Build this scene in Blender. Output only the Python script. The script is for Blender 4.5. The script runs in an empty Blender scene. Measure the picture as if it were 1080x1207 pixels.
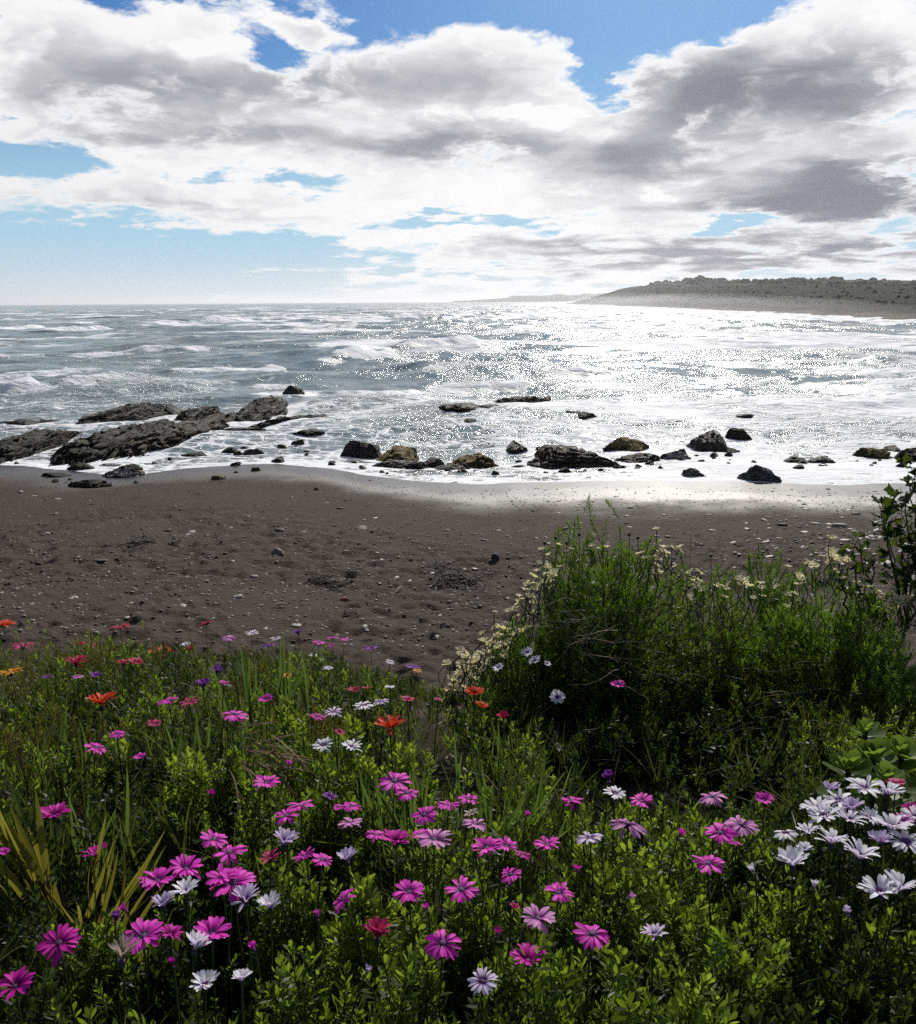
import bpy, math, random
import numpy as np
from mathutils import Vector, Matrix, Quaternion

SC = bpy.context.scene
COL = SC.collection
RNG = np.random.default_rng(11)
random.seed(5)
R = math.radians

# ------------------------------------------------------------------ camera
CAM = np.array([0.0, 0.0, 6.0])
PITCH, ROLL = R(13.93), R(0.38)
F = 1000.0                                   # focal length in photo pixels (1080 x 1207)
_f = np.array([0, math.cos(PITCH), -math.sin(PITCH)])
_u0 = np.array([0, math.sin(PITCH), math.cos(PITCH)])
_r0 = np.array([1.0, 0, 0])
CR = math.cos(ROLL) * _r0 - math.sin(ROLL) * _u0
CU = math.cos(ROLL) * _u0 + math.sin(ROLL) * _r0
CF = _f
cd = bpy.data.cameras.new('camera')
cam = bpy.data.objects.new('camera', cd)
COL.objects.link(cam)
cd.sensor_fit = 'VERTICAL'
cd.sensor_height = 24.0
cd.lens = 24.0 * F / 1207.0
cd.clip_start = 0.05
cd.clip_end = 60000
M = Matrix(((CR[0], CU[0], -CF[0], CAM[0]), (CR[1], CU[1], -CF[1], CAM[1]), (CR[2], CU[2], -CF[2], CAM[2]), (0, 0, 0, 1)))
cam.matrix_world = M
SC.camera = cam

def ray(px, py):
    d = CF + CR * (px - 540.0) / F + CU * (603.5 - py) / F
    return d                                  # unit depth along the view axis

def project(x, y, z):
    v = np.stack([np.asarray(x) - CAM[0], np.asarray(y) - CAM[1], np.asarray(z) - CAM[2]], -1)
    w = v @ CF
    return 540 + F * (v @ CR) / w, 603.5 - F * (v @ CU) / w, w

# ------------------------------------------------------------------ render settings
SC.render.engine = 'CYCLES'
SC.view_settings.view_transform = 'Standard'
SC.view_settings.look = 'None'
SC.view_settings.gamma = 1.0
SC.view_settings.use_curve_mapping = False
SC.view_settings.exposure = 0.0
SC.cycles.max_bounces = 6
SC.cycles.diffuse_bounces = 3
SC.cycles.glossy_bounces = 3
SC.cycles.transmission_bounces = 4
SC.cycles.transparent_max_bounces = 8
SC.cycles.volume_bounces = 0
SC.cycles.use_denoising = False
SC.cycles.caustics_reflective = False
SC.cycles.caustics_refractive = False

# ------------------------------------------------------------------ sun
SUN_AZ, SUN_EL = R(14.0), R(35.0)
sun_dir = Vector((math.sin(SUN_AZ) * math.cos(SUN_EL), math.cos(SUN_AZ) * math.cos(SUN_EL), math.sin(SUN_EL)))
sl = bpy.data.lights.new('sun', 'SUN')
sl.energy = 4.9
sl.angle = R(0.5)
sl.color = (1.0, 0.94, 0.85)
so = bpy.data.objects.new('sun', sl)
COL.objects.link(so)
so.rotation_euler = sun_dir.to_track_quat('Z', 'Y').to_euler()
so.location = (0, 0, 30)

# ------------------------------------------------------------------ node helper
class NT:
    def __init__(s, tree):
        s.t = tree
        s.n = tree.nodes
        s.l = tree.links
    def node(s, typ, **kw):
        n = s.n.new(typ)
        for k, v in kw.items():
            setattr(n, k, v)
        return n
    def put(s, sock, v):
        if v is None:
            return
        if isinstance(v, bpy.types.NodeSocket):
            s.l.new(v, sock)
        else:
            if sock.type == 'RGBA' and not isinstance(v, (int, float)) and len(v) == 3:
                v = (*v, 1.0)
            sock.default_value = v
    def m(s, op, a, b=None, c=None, clamp=False):
        n = s.node('ShaderNodeMath', operation=op, use_clamp=clamp)
        s.put(n.inputs[0], a); s.put(n.inputs[1], b); s.put(n.inputs[2], c)
        return n.outputs[0]
    def v(s, op, a, b=None, scale=None):
        n = s.node('ShaderNodeVectorMath', operation=op)
        s.put(n.inputs[0], a); s.put(n.inputs[1], b)
        if scale is not None:
            s.put(n.inputs['Scale'], scale)
        return n.outputs['Value'] if op in ('LENGTH', 'DOT_PRODUCT', 'DISTANCE') else n.outputs[0]
    def sep(s, a):
        n = s.node('ShaderNodeSeparateXYZ'); s.put(n.inputs[0], a)
        return n.outputs
    def comb(s, x=0.0, y=0.0, z=0.0):
        n = s.node('ShaderNodeCombineXYZ')
        s.put(n.inputs[0], x); s.put(n.inputs[1], y); s.put(n.inputs[2], z)
        return n.outputs[0]
    def noise(s, vec, scale, detail=4, rough=0.55, lac=2.0, dist=0.0, color=False):
        n = s.node('ShaderNodeTexNoise')
        s.put(n.inputs['Vector'], vec); s.put(n.inputs['Scale'], scale)
        n.inputs['Detail'].default_value = detail
        n.inputs['Roughness'].default_value = rough
        n.inputs['Lacunarity'].default_value = lac
        n.inputs['Distortion'].default_value = dist
        return n.outputs['Color'] if color else n.outputs['Fac']
    def voro(s, vec, scale, feature='F1', out='Distance', rnd=1.0):
        n = s.node('ShaderNodeTexVoronoi', feature=feature)
        s.put(n.inputs['Vector'], vec); s.put(n.inputs['Scale'], scale)
        n.inputs['Randomness'].default_value = rnd
        return n.outputs[out]
    def smooth(s, x, a, b, lo=0.0, hi=1.0):
        n = s.node('ShaderNodeMapRange', interpolation_type='SMOOTHSTEP')
        s.put(n.inputs[0], x); s.put(n.inputs[1], a); s.put(n.inputs[2], b); s.put(n.inputs[3], lo); s.put(n.inputs[4], hi)
        return n.outputs[0]
    def lin(s, x, a, b, lo=0.0, hi=1.0):
        n = s.node('ShaderNodeMapRange')
        s.put(n.inputs[0], x); s.put(n.inputs[1], a); s.put(n.inputs[2], b); s.put(n.inputs[3], lo); s.put(n.inputs[4], hi)
        return n.outputs[0]
    def mix(s, f, a, b):
        n = s.node('ShaderNodeMix', data_type='RGBA')
        s.put(n.inputs[0], f); s.put(n.inputs[6], a); s.put(n.inputs[7], b)
        return n.outputs[2]
    def mul(s, f, a, b):
        n = s.node('ShaderNodeMix', data_type='RGBA', blend_type='MULTIPLY')
        s.put(n.inputs[0], f); s.put(n.inputs[6], a); s.put(n.inputs[7], b)
        return n.outputs[2]
    def attr(s, name, out='Fac'):
        n = s.node('ShaderNodeAttribute'); n.attribute_name = name
        return n.outputs[out]
    def bump(s, h, dist, strength=1.0, normal=None):
        n = s.node('ShaderNodeBump')
        n.inputs['Strength'].default_value = strength
        n.inputs['Distance'].default_value = dist
        s.put(n.inputs['Height'], h)
        if normal is not None:
            s.put(n.inputs['Normal'], normal)
        return n.outputs[0]

def mat(name):
    m = bpy.data.materials.new(name)
    m.use_nodes = True
    nt = NT(m.node_tree)
    b = m.node_tree.nodes['Principled BSDF']
    return m, nt, b, m.node_tree.nodes['Material Output']

# ------------------------------------------------------------------ world: sky texture with broken cloud
W = bpy.data.worlds.new('World')
SC.world = W
W.use_nodes = True
wt = NT(W.node_tree)
W.node_tree.nodes.clear()
wout = wt.node('ShaderNodeOutputWorld')
wbg = wt.node('ShaderNodeBackground')
wbg.inputs['Strength'].default_value = 0.1
wt.l.new(wbg.outputs[0], wout.inputs[0])
sky = wt.node('ShaderNodeTexSky', sky_type='NISHITA')
sky.sun_disc = False
sky.sun_elevation = SUN_EL
sky.sun_rotation = SUN_AZ
sky.altitude = 10
sky.air_density = 1.0
sky.dust_density = 0.6
sky.ozone_density = 2.5
tc = wt.node('ShaderNodeTexCoord')
D = tc.outputs['Generated']
dx, dy, dz = wt.sep(D)
el = wt.m('ARCSINE', dz)
az = wt.m('ARCTAN2', dx, dy)
zz = wt.m('MAXIMUM', wt.m('ADD', wt.m('MAXIMUM', dz, 0.0), 0.13), 0.13)
P = wt.comb(wt.m('DIVIDE', dx, zz), wt.m('DIVIDE', dy, zz), 0.0)
# billow warp of the cloud layout
wn = wt.noise(wt.v('MULTIPLY', P, (1.0, 1.0, 1.0)), 2.6, 5, 0.6, color=True)
wv = wt.v('SUBTRACT', wn, (0.5, 0.5, 0.5))
wx, wy, _ = wt.sep(wv)
azw = wt.m('ADD', az, wt.m('MULTIPLY', wx, 0.16))
elw = wt.m('ADD', el, wt.m('MULTIPLY', wy, 0.075))

def cloud_blob(px, py, sx, sy, amp):
    d = ray(px, py); d = d / np.linalg.norm(d)
    a, e = math.atan2(d[0], d[1]), math.asin(d[2])
    u = wt.m('DIVIDE', wt.m('SUBTRACT', azw, a), sx / F)
    w = wt.m('DIVIDE', wt.m('SUBTRACT', elw, e), sy / F)
    q = wt.m('ADD', wt.m('MULTIPLY', u, u), wt.m('MULTIPLY', w, w))
    g = wt.m('POWER', 2.718, wt.m('MULTIPLY', q, -1.0))
    return wt.m('MULTIPLY', g, amp)

def blobs(lst):
    tot = None
    for b in lst:
        g = cloud_blob(*b)
        tot = g if tot is None else wt.m('ADD', tot, g)
    return tot

COVER = [  # cloud banks (+) and openings (-)
    (170, 115, 230, 62, .24), (420, 95, 190, 50, .22), (600, 95, 95, 45, .26), (880, 110, 160, 70, .32), (1010, 60, 110, 70, .26), (120, 232, 330, 24, .25), (500, 180, 300, 45, .22),
    (800, 225, 330, 60, .24), (350, 42, 42, 14, .22), (235, 45, 45, 30, .26), (60, 50, 110, 50, .14), (205, 12, 70, 14, .20), (620, 305, 420, 30, .20),
    (600, -8, 230, 34, -.58), (705, 84, 20, 34, -.62), (770, 26, 70, 26, -.38), (285, 58, 30, 16, -.2), (115, 0, 60, 12, -.38), (185, 40, 40, 13, -.2), (310, 76, 50, 13, -.26), (850, 12, 60, 18, -.35), (735, 20, 22, 12, .35),
    (20, 180, 62, 15, -.62), (60, 292, 250, 20, -.70), (545, 259, 110, 8, -.42), (860, 268, 34, 7, -.5), (330, 296, 110, 8, -.35),
    (225, 208, 50, 8, -.28), (345, 222, 45, 8, -.28), (0, 330, 340, 22, -.50)]
DARK = [
    (890, 108, 110, 30, 1.6), (1005, 130, 40, 30, .3), (1030, 225, 105, 30, 1.7), (780, 186, 66, 22, .85), (450, 98, 120, 22, .42), (600, 178, 80, 14, .4), (470, 172, 60, 12, .35),
    (250, 105, 110, 24, .50), (110, 110, 80, 26, .32), (310, 165, 120, 14, .5), (120, 160, 60, 10, .3), (840, 300, 190, 12, .6), (1030, 292, 130, 20, .8), (690, 292, 110, 9, .35), (900, 244, 100, 10, .5), (130, 246, 170, 9, .25)]
cover = blobs(COVER)
dark = blobs(DARK)
# rounded billows overhead, flat layers towards the horizon
Q = wt.v('MULTIPLY', D, (1.0, 1.0, 2.1))
Qw = wt.v('ADD', Q, wt.v('SCALE', wv, None, 0.10))
lowm = wt.smooth(el, 0.13, 0.03)
def cloud_noise(off, detail):
    a = wt.noise(wt.v('ADD', Qw, (0.0, 0.0, off)), 6.5, detail, 0.56)
    b_ = wt.noise(wt.v('ADD', wt.v('ADD', P, wt.v('SCALE', wv, None, 0.3)), (0.0, off * 4.0, 0.0)), 1.9, detail, 0.55)
    return wt.m('ADD', wt.m('MULTIPLY', a, wt.m('SUBTRACT', 1.0, lowm)), wt.m('MULTIPLY', b_, lowm))
fb = cloud_noise(0.0, 9)
fb2 = cloud_noise(0.055, 4)
bil = wt.voro(wt.v('ADD', Qw, wt.v('SCALE', wv, None, 0.06)), 15.0, 'SMOOTH_F1')
fine = wt.noise(Qw, 26.0, 7, 0.6)
fine = wt.m('ADD', wt.m('MULTIPLY', fine, .7), wt.m('MULTIPLY', wt.m('SUBTRACT', .75, bil), .45))
dens = wt.m('ADD', wt.m('ADD', wt.m('MULTIPLY', wt.m('SUBTRACT', fb, 0.5), 1.6), 0.54), cover)
dens = wt.m('ADD', dens, wt.m('MULTIPLY', wt.m('SUBTRACT', fine, 0.5), 0.34))
alpha = wt.smooth(dens, 0.46, 0.66)
# self shading: thick parts turn grey below, edges towards the sun stay white
lit = wt.m('SUBTRACT', fb, fb2)
thick = wt.smooth(dens, 0.62, 1.02)
sh = wt.m('MULTIPLY', thick, wt.m('SUBTRACT', 0.15, wt.m('MULTIPLY', lit, 2.6)))
sh = wt.m('ADD', sh, wt.m('MULTIPLY', dark, wt.lin(wt.m('ADD', fine, wt.m('MULTIPLY', fb, 1.4)), 0.9, 1.5, 0.75, 2.4)))
sh = wt.m('ADD', sh, wt.m('MULTIPLY', wt.m('SUBTRACT', fine, 0.5), -0.55))
sh = wt.m('SUBTRACT', 1.0, wt.m('POWER', 2.718, wt.m('MULTIPLY', wt.m('MAXIMUM', wt.m('MULTIPLY', wt.smooth(dens, 0.58, 0.86), sh), 0.0), -1.5)))
csun = wt.v('DOT_PRODUCT', D, tuple(sun_dir))
lobe = wt.m('ADD', 0.10, wt.m('MULTIPLY', wt.smooth(csun, -0.1, 0.86), 0.90))
ccol = wt.mix(sh, (9.5, 9.5, 9.6), (2.0, 2.1, 2.6))
ccol = wt.v('SCALE', ccol, None, lobe)
# clear sky, deep blue above and pale towards the horizon
hs = wt.node('ShaderNodeHueSaturation')
hs.inputs['Saturation'].default_value = 1.5
hs.inputs['Value'].default_value = 0.62
wt.put(hs.inputs['Color'], sky.outputs[0])
clear = wt.mix(wt.smooth(el, 0.27, 0.05), wt.mul(1.0, hs.outputs[0], (0.58, 0.88, 1.12)), (3.9, 6.3, 8.0))
clear = wt.mix(wt.smooth(el, 0.075, 0.0), clear, (6.3, 7.2, 7.6))
skyc = wt.mix(wt.m('MULTIPLY', alpha, wt.smooth(el, -0.01, 0.03, 0.55, 1.0)), clear, ccol)
wt.put(wbg.inputs['Color'], skyc)
try:
    W.cycles.sampling_method = 'MANUAL'
    W.cycles.sample_map_resolution = 1024
except Exception:
    pass

# ------------------------------------------------------------------ numpy noise
def _hash(ix, iy, iz, seed):
    h = (ix.astype(np.int64) * 374761393 + iy.astype(np.int64) * 668265263 + iz.astype(np.int64) * 2147483647 + seed * 974634123) & 0xFFFFFFFF
    h = ((h ^ (h >> 13)) * 1274126177) & 0xFFFFFFFF
    h = ((h ^ (h >> 16)) * 2246822519) & 0xFFFFFFFF
    return ((h ^ (h >> 15)) & 0xFFFFFF) / float(0xFFFFFF)

def noise3(x, y, z, seed=0):
    x, y, z = np.broadcast_arrays(np.asarray(x, float), np.asarray(y, float), np.asarray(z, float))
    ix, iy, iz = np.floor(x), np.floor(y), np.floor(z)
    fx, fy, fz = x - ix, y - iy, z - iz
    fx, fy, fz = (t * t * t * (t * (t * 6 - 15) + 10) for t in (fx, fy, fz))
    out = 0
    for a in (0, 1):
        for b in (0, 1):
            for c in (0, 1):
                w = (fx if a else 1 - fx) * (fy if b else 1 - fy) * (fz if c else 1 - fz)
                out = out + w * _hash(ix + a, iy + b, iz + c, seed)
    return out

def noise2(x, y, seed=0):
    x, y = np.broadcast_arrays(np.asarray(x, float), np.asarray(y, float))
    ix, iy = np.floor(x), np.floor(y)
    fx, fy = x - ix, y - iy
    fx, fy = (t * t * t * (t * (t * 6 - 15) + 10) for t in (fx, fy))
    o = np.zeros_like(ix)
    h = lambda a, b: _hash(ix + a, iy + b, o, seed)
    return (h(0, 0) * (1 - fx) + h(1, 0) * fx) * (1 - fy) + (h(0, 1) * (1 - fx) + h(1, 1) * fx) * fy

def fbm2(x, y, octv=4, seed=0, gain=0.5):
    t, a, n = 0, 1.0, 0
    for k in range(octv):
        t = t + a * noise2(x * 2 ** k + 17.3 * k, y * 2 ** k - 9.1 * k, seed + k); n += a; a *= gain
    return t / n

def fbm3(x, y, z, octv=4, seed=0, gain=0.5):
    t, a, n = 0, 1.0, 0
    for k in range(octv):
        t = t + a * noise3(x * 2 ** k + 7.3 * k, y * 2 ** k - 9.1 * k, z * 2 ** k + 3.7 * k, seed + k); n += a; a *= gain
    return t / n

def sstep(x, a, b):
    t = np.clip((np.asarray(x, float) - a) / (b - a), 0, 1)
    return t * t * (3 - 2 * t)

# ------------------------------------------------------------------ object helpers
def mesh_np(name, verts, faces, material, smooth=True, attrs=None):
    """faces: (n,3) or (n,4) int array"""
    me = bpy.data.meshes.new(name)
    verts = np.asarray(verts, np.float32)
    faces = np.asarray(faces, np.int32)
    k = faces.shape[1]
    me.vertices.add(len(verts))
    me.vertices.foreach_set('co', verts.ravel())
    me.loops.add(faces.size)
    me.loops.foreach_set('vertex_index', faces.ravel())
    me.polygons.add(len(faces))
    me.polygons.foreach_set('loop_start', np.arange(0, faces.size, k, dtype=np.int32))
    me.polygons.foreach_set('use_smooth', np.full(len(faces), smooth))
    for an, av in (attrs or {}).items():
        at = me.attributes.new(an, 'FLOAT', 'POINT')
        at.data.foreach_set('value', np.asarray(av, np.float32).ravel())
    me.update(calc_edges=True)
    if material is not None:
        me.materials.append(material)
    return me

def link(name, me, parent=None, loc=None, label=None, cat=None, group=None, kind=None):
    o = bpy.data.objects.new(name, me)
    COL.objects.link(o)
    if parent is not None:
        o.parent = parent
    if loc is not None:
        o.location = loc
    if label: o['label'] = label
    if cat: o['category'] = cat
    if group: o['group'] = group
    if kind: o['kind'] = kind
    return o

def grid_faces(nr, nc):
    i = np.arange((nr - 1) * (nc - 1))
    r, c = i // (nc - 1), i % (nc - 1)
    a = r * nc + c
    return np.stack([a, a + 1, a + nc + 1, a + nc], 1)

# ------------------------------------------------------------------ land forms
SHORE_PX = [(-300, 540), (0, 545), (100, 556), (150, 560), (250, 547), (330, 546), (400, 555), (470, 564), (560, 568), (700, 567), (800, 568), (880, 566), (940, 566), (1000, 572), (1080, 570), (1400, 565)]
def on_plane(px, py, z):
    d = ray(px, py)
    t = (z - CAM[2]) / d[2]
    return CAM + d * t
_sp = np.array([on_plane(a, b, 0.03)[:2] for a, b in SHORE_PX])
_sx = np.linspace(-60, 60, 1201)
_sy = np.interp(_sx, _sp[:, 0], _sp[:, 1])
_k = np.exp(-(np.arange(-24, 25) / 10.0) ** 2); _k /= _k.sum()
_sy = np.convolve(np.pad(_sy, 24, mode='edge'), _k, 'valid') + 1.1 * (fbm2(_sx * .35, _sx * 0, 4, 12) - .5)
def shore_y(x):
    return np.interp(x, _sx, _sy)
def beach_base(x, y):
    s = shore_y(x) - y
    up = 0.040 * s + 0.0019 * s * s
    dn = 0.07 * s
    return np.where(s > 0, up, dn)
def bank_z(x, y):
    yy = np.array([-8, -2, 0.5, 1.0, 1.5, 1.9, 2.6, 3.2, 3.6, 4.3, 5.0, 8.0, 10.0, 12.0, 14.0])
    zz_ = np.array([4.75, 4.75, 4.74, 4.72, 4.66, 4.60, 4.44, 4.27, 4.12, 3.72, 3.2, 1.75, 1.12, 0.6, 0.0])
    z = np.interp(y, yy, zz_)
    return z + 0.10 * (fbm2(x * 0.9 + 3, y * 0.9, 3, 5) - 0.5) * sstep(12 - y, 0, 4)
def beach_z(x, y):
    x = np.asarray(x, float); y = np.asarray(y, float)
    z = beach_base(x, y)
    s = shore_y(x) - y
    dry = sstep(s, 4, 9)
    z = z + 0.05 * (fbm2(x * .35, y * .5, 3, 21) - .5) * sstep(s, 1, 6)
    foot = fbm2(x * 3.6, y * 3.2, 3, 31)
    pits = np.clip(noise2(x * 5.2 + 9, y * 4.6, 33) - .46, 0, 1) * 2
    tread = sstep(s, 6.5, 12.0) * sstep(fbm2(x * .25 + 5, y * .3, 2, 35), .22, .5)
    z = z + tread * (0.16 * (foot - .5) - 0.080 * pits)
    z = z + dry * .012 * (fbm2(x * 9, y * 9, 2, 41) - .5)
    return z

# ------------------------------------------------------------------ sand
m_sand, nt, b, out = mat('dark_sand')
geo = nt.node('ShaderNodeNewGeometry').outputs['Position']
n1 = nt.noise(geo, 1.3, 6, .6)
n2 = nt.noise(geo, 46.0, 3, .7)
n3 = nt.noise(geo, 0.4, 4, .6)
col = nt.mix(n1, (0.038, 0.0275, 0.021), (0.076, 0.055, 0.042))
col = nt.mix(nt.smooth(n2, .56, .75), col, (0.14, 0.12, 0.105))
col = nt.mix(nt.smooth(n2, .42, .25), col, (0.02, 0.017, 0.015))
wet = nt.attr('wet')
wetm = nt.smooth(nt.m('ADD', wet, nt.m('MULTIPLY', nt.m('SUBTRACT', n3, .5), .9)), .08, 1.0)
col = nt.mul(nt.m('MULTIPLY', wetm, .65), col, (0.34, 0.34, 0.36))
b.inputs['Base Color'].default_value = (0, 0, 0, 1)
nt.put(b.inputs['Base Color'], col)
nt.put(b.inputs['Roughness'], nt.lin(wetm, 0, 1, .92, .34))
nt.put(b.inputs['Specular IOR Level'], nt.lin(wetm, 0, 1, .12, .48))
h = nt.m('ADD', nt.m('MULTIPLY', n2, .35), nt.m('MULTIPLY', nt.noise(geo, 14, 4, .6), 1.0))
bp = nt.node('ShaderNodeBump')
nt.put(bp.inputs['Strength'], nt.lin(wetm, 0, 1, 1.0, .10))
bp.inputs['Distance'].default_value = .06
nt.put(bp.inputs['Height'], h)
nt.put(b.inputs['Normal'], bp.outputs[0])

yr = [8.2]
while yr[-1] < 40:
    yr.append(yr[-1] + max(0.042, 0.042 * (yr[-1] / 11) ** 1.6))
yr = np.array(yr)
us = np.linspace(-0.85, 0.85, 400)
X = us[None, :] * yr[:, None]
Y = np.repeat(yr[:, None], len(us), 1)
Z = beach_z(X, Y)
S = shore_y(X) - Y
wet = sstep(-S, -5.4 - 3.6 * sstep(X, -5, 5), -0.2)
me = mesh_np('beach', np.stack([X, Y, Z], -1).reshape(-1, 3), grid_faces(len(yr), len(us)), m_sand, True, {'wet': wet})
link('beach', me, kind='structure', label='dark grey sand beach with footprints below the flowery bank')

# bank soil
m_soil, nt, b, out = mat('bank_soil')
geo = nt.node('ShaderNodeNewGeometry').outputs['Position']
n1 = nt.noise(geo, 9, 6, .65)
nt.put(b.inputs['Base Color'], nt.mix(n1, (0.010, 0.008, 0.006), (0.034, 0.026, 0.018)))
b.inputs['Roughness'].default_value = .95
b.inputs['Specular IOR Level'].default_value = .1
nt.put(b.inputs['Normal'], nt.bump(nt.noise(geo, 40, 5, .7), .03))
yb = np.linspace(-6, 14, 140)
xb = np.linspace(-14, 14, 160)
X, Y = np.meshgrid(xb, yb)
Z = bank_z(X, Y)
link('bank', mesh_np('bank', np.stack([X, Y, Z], -1).reshape(-1, 3), grid_faces(len(yb), len(xb)), m_soil), kind='structure', label='earth bank under the flowers sloping to the beach')

# ------------------------------------------------------------------ sea
COAST = np.array([(16.5, 27.5), (42, 42), (80, 80), (112, 140), (116, 200), (140, 388), (168, 780), (238, 1980), (1500, 5200)], float)
def coast_dist(x, y):
    best = np.full(np.shape(x), 1e9)
    for (ax, ay), (bx, by) in zip(COAST[:-1], COAST[1:]):
        vx, vy = bx - ax, by - ay
        t = np.clip(((x - ax) * vx + (y - ay) * vy) / (vx * vx + vy * vy), 0, 1)
        best = np.minimum(best, np.hypot(x - ax - t * vx, y - ay - t * vy))
    return best

# breakers: (px0, py0) to (px1, py1), height, strength of the foam
BREAK = [(-60, 466, 50, 459, .75, 1.0), (40, 461, 190, 448, .40, .65), (195, 437, 340, 429, .38, .8), (375, 428, 470, 415, .5, .7), (470, 411, 560, 403, .9, 1.0),
         (-40, 421, 60, 417, .4, .6), (60, 418, 260, 412, .4, .75), (-40, 391, 50, 387, .9, 1.0), (45, 392, 130, 388, 1.0, 1.0), (150, 386, 260, 378, .8, .6),
         (190, 381, 400, 375, 1.0, .65), (280, 376, 640, 371, 1.1, .55), (340, 380, 560, 376, .9, .5), (640, 398, 760, 392, .5, .5), (700, 474, 820, 470, .22, .25), (450, 470, 660, 466, .28, .15),
         (560, 440, 700, 436, .3, .35), (860, 452, 1010, 446, .3, .5), (820, 430, 1090, 424, .35, .55), (760, 414, 1000, 405, .4, .55), (930, 480, 1090, 470, .2, .6)]
_rb = np.random.default_rng(52)
for _ in range(46):                                     # broken rows of small surf across the bay
    _py = 356 + 18 + 92 * _rb.random() ** 1.1
    _px, _w = _rb.uniform(-60, 1040), _rb.uniform(45, 170)
    BREAK.append((_px, _py, _px + _w, _py - _w * _rb.uniform(.02, .06), _rb.uniform(.12, .34), _rb.uniform(.45, .85)))
BW = [(on_plane(a, c, 0), on_plane(d, e, 0), hh, ff) for a, c, d, e, hh, ff in BREAK]

def sea_fields(X, Y):
    s = Y - shore_y(X)                      # metres out from the near waterline
    damp = sstep(s, 0.0, 9.0)
    far = sstep(Y, 60, 160)
    Z = np.zeros_like(X)
    rs = np.random.default_rng(3)
    wx = 3.0 * (fbm2(X * .03, Y * .03, 2, 7) - .5)
    for lam, amp, n in ((34, .26, 3), (17, .17, 4), (8, .085, 5), (4.2, .045, 6), (2.1, .018, 6), (1.1, .010, 5)):
        for k in range(n):
            th = rs.normal(0, .28 + .5 * (lam < 9)) + .08
            L = lam * rs.uniform(.75, 1.3)
            ph = (X * math.sin(th) + (Y + wx) * math.cos(th)) * 2 * math.pi / L + rs.uniform(0, 6.28)
            c = np.sin(ph)
            Z += amp / math.sqrt(n) * 1.2 * (1.35 - 2 * np.abs(np.sin(ph / 2)) ** .8 + .25 * c) * damp * (.55 + .9 * noise2(X / (lam * 2.2), Y / (lam * 2.2), 50 + k))
    foam = np.zeros_like(X)
    for p, q, hh, ff in BW:
        ax, ay = p[0], p[1]; bx, by = q[0], q[1]
        L = math.hypot(bx - ax, by - ay)
        tx, ty = (bx - ax) / L, (by - ay) / L
        t = (X - ax) * tx + (Y - ay) * ty
        d0 = -(X - ax) * ty + (Y - ay) * tx
        sc = 1 + ay / 120.0
        mk = (t > -.15 * L) & (t < 1.15 * L) & (np.abs(d0) < 36 * sc + .1 * L)
        if not mk.any():
            continue
        t, d0, xm, ym = t[mk], d0[mk], X[mk], Y[mk]
        dist = d0 + (fbm2(t * 8 / L, t * 0 + hh, 3, 61) - .5) * L * .12
        along = sstep(t, -.10 * L, .16 * L) * sstep(L - t, -.10 * L, .16 * L) * (.65 + .55 * fbm2(t * 7 / L + 3, t * 0, 3, 63))
        ridge = np.where(dist < 0, np.exp(-(dist / (.75 * sc)) ** 2), np.exp(-(dist / (2.2 * sc)) ** 2))
        Z[mk] += hh * along * ridge * (.55 + .9 * fbm2(xm * .8 / sc, ym * .8 / sc, 3, 66))
        fo = ff * along * np.where(dist < .1, np.exp(-(dist / (2.1 * sc)) ** 2), np.exp(-(dist / (.9 * sc)) ** 2))
        fo = np.maximum(fo, .40 * ff * along * np.where(dist > 0, np.exp(-dist / (7 * sc)), np.exp(dist / (4.5 * sc))))
        foam[mk] = np.maximum(foam[mk], fo)
    # wash among the rocks and along the sand
    near = np.exp(-np.maximum(s, 0) / 7.0)
    patch = fbm2(X * .11, Y * .2, 4, 71)
    foam = np.maximum(foam, near * (.30 + .62 * patch))
    foam = np.maximum(foam, np.exp(-np.maximum(s - .3, 0) / 2.2) * (.40 + .52 * fbm2(X * .6, Y * .9, 3, 72)))
    mid = np.exp(-((s - 10) / 30.0) ** 2)
    px = X / np.maximum(Y, 1)
    foam = np.maximum(foam, mid * (.42 + .80 * (fbm2(X * .05, Y * .10, 4, 73) - .32)) * (.80 + .45 * sstep(px, -.05, .25)))  # whiter to the right: foam with the glare streaks painted in
    cap_glints = sstep(fbm2(X * .024, Y * .055, 5, 75, .62), .47, .68)
    foam = np.maximum(foam, (.30 + .55 * cap_glints) * sstep(Y, 38, 80) * (1 - .6 * sstep(Y, 500, 2500)))  # whitecap flecks, also standing in for far sun glints as white colour
    cdist = coast_dist(X, Y)
    band = 12 + Y * .07
    foam = np.maximum(foam, sstep(band - cdist + 25 * (fbm2(X * .02, Y * .02, 3, 77) - .5), 0, 14 + Y * .02) * .95 * sstep(Y, 60, 130))
    edge = np.exp(-np.abs(s - .35 - .5 * (fbm2(X * .5, X * 0, 3, 79) - .5)) / .28)
    foam = np.maximum(foam, edge * (.30 + .55 * fbm2(X * .9, Y * .9, 3, 74)))
    return Z, np.clip(foam, 0, 1), s

m_sea, nt, b, out = mat('sea_water')
geo = nt.node('ShaderNodeNewGeometry').outputs['Position']
gx, gy, gz = nt.sep(geo)
foam = nt.attr('foam')
shal = nt.attr('shallow')
depth = nt.m('MAXIMUM', gy, 20.0)
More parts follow.
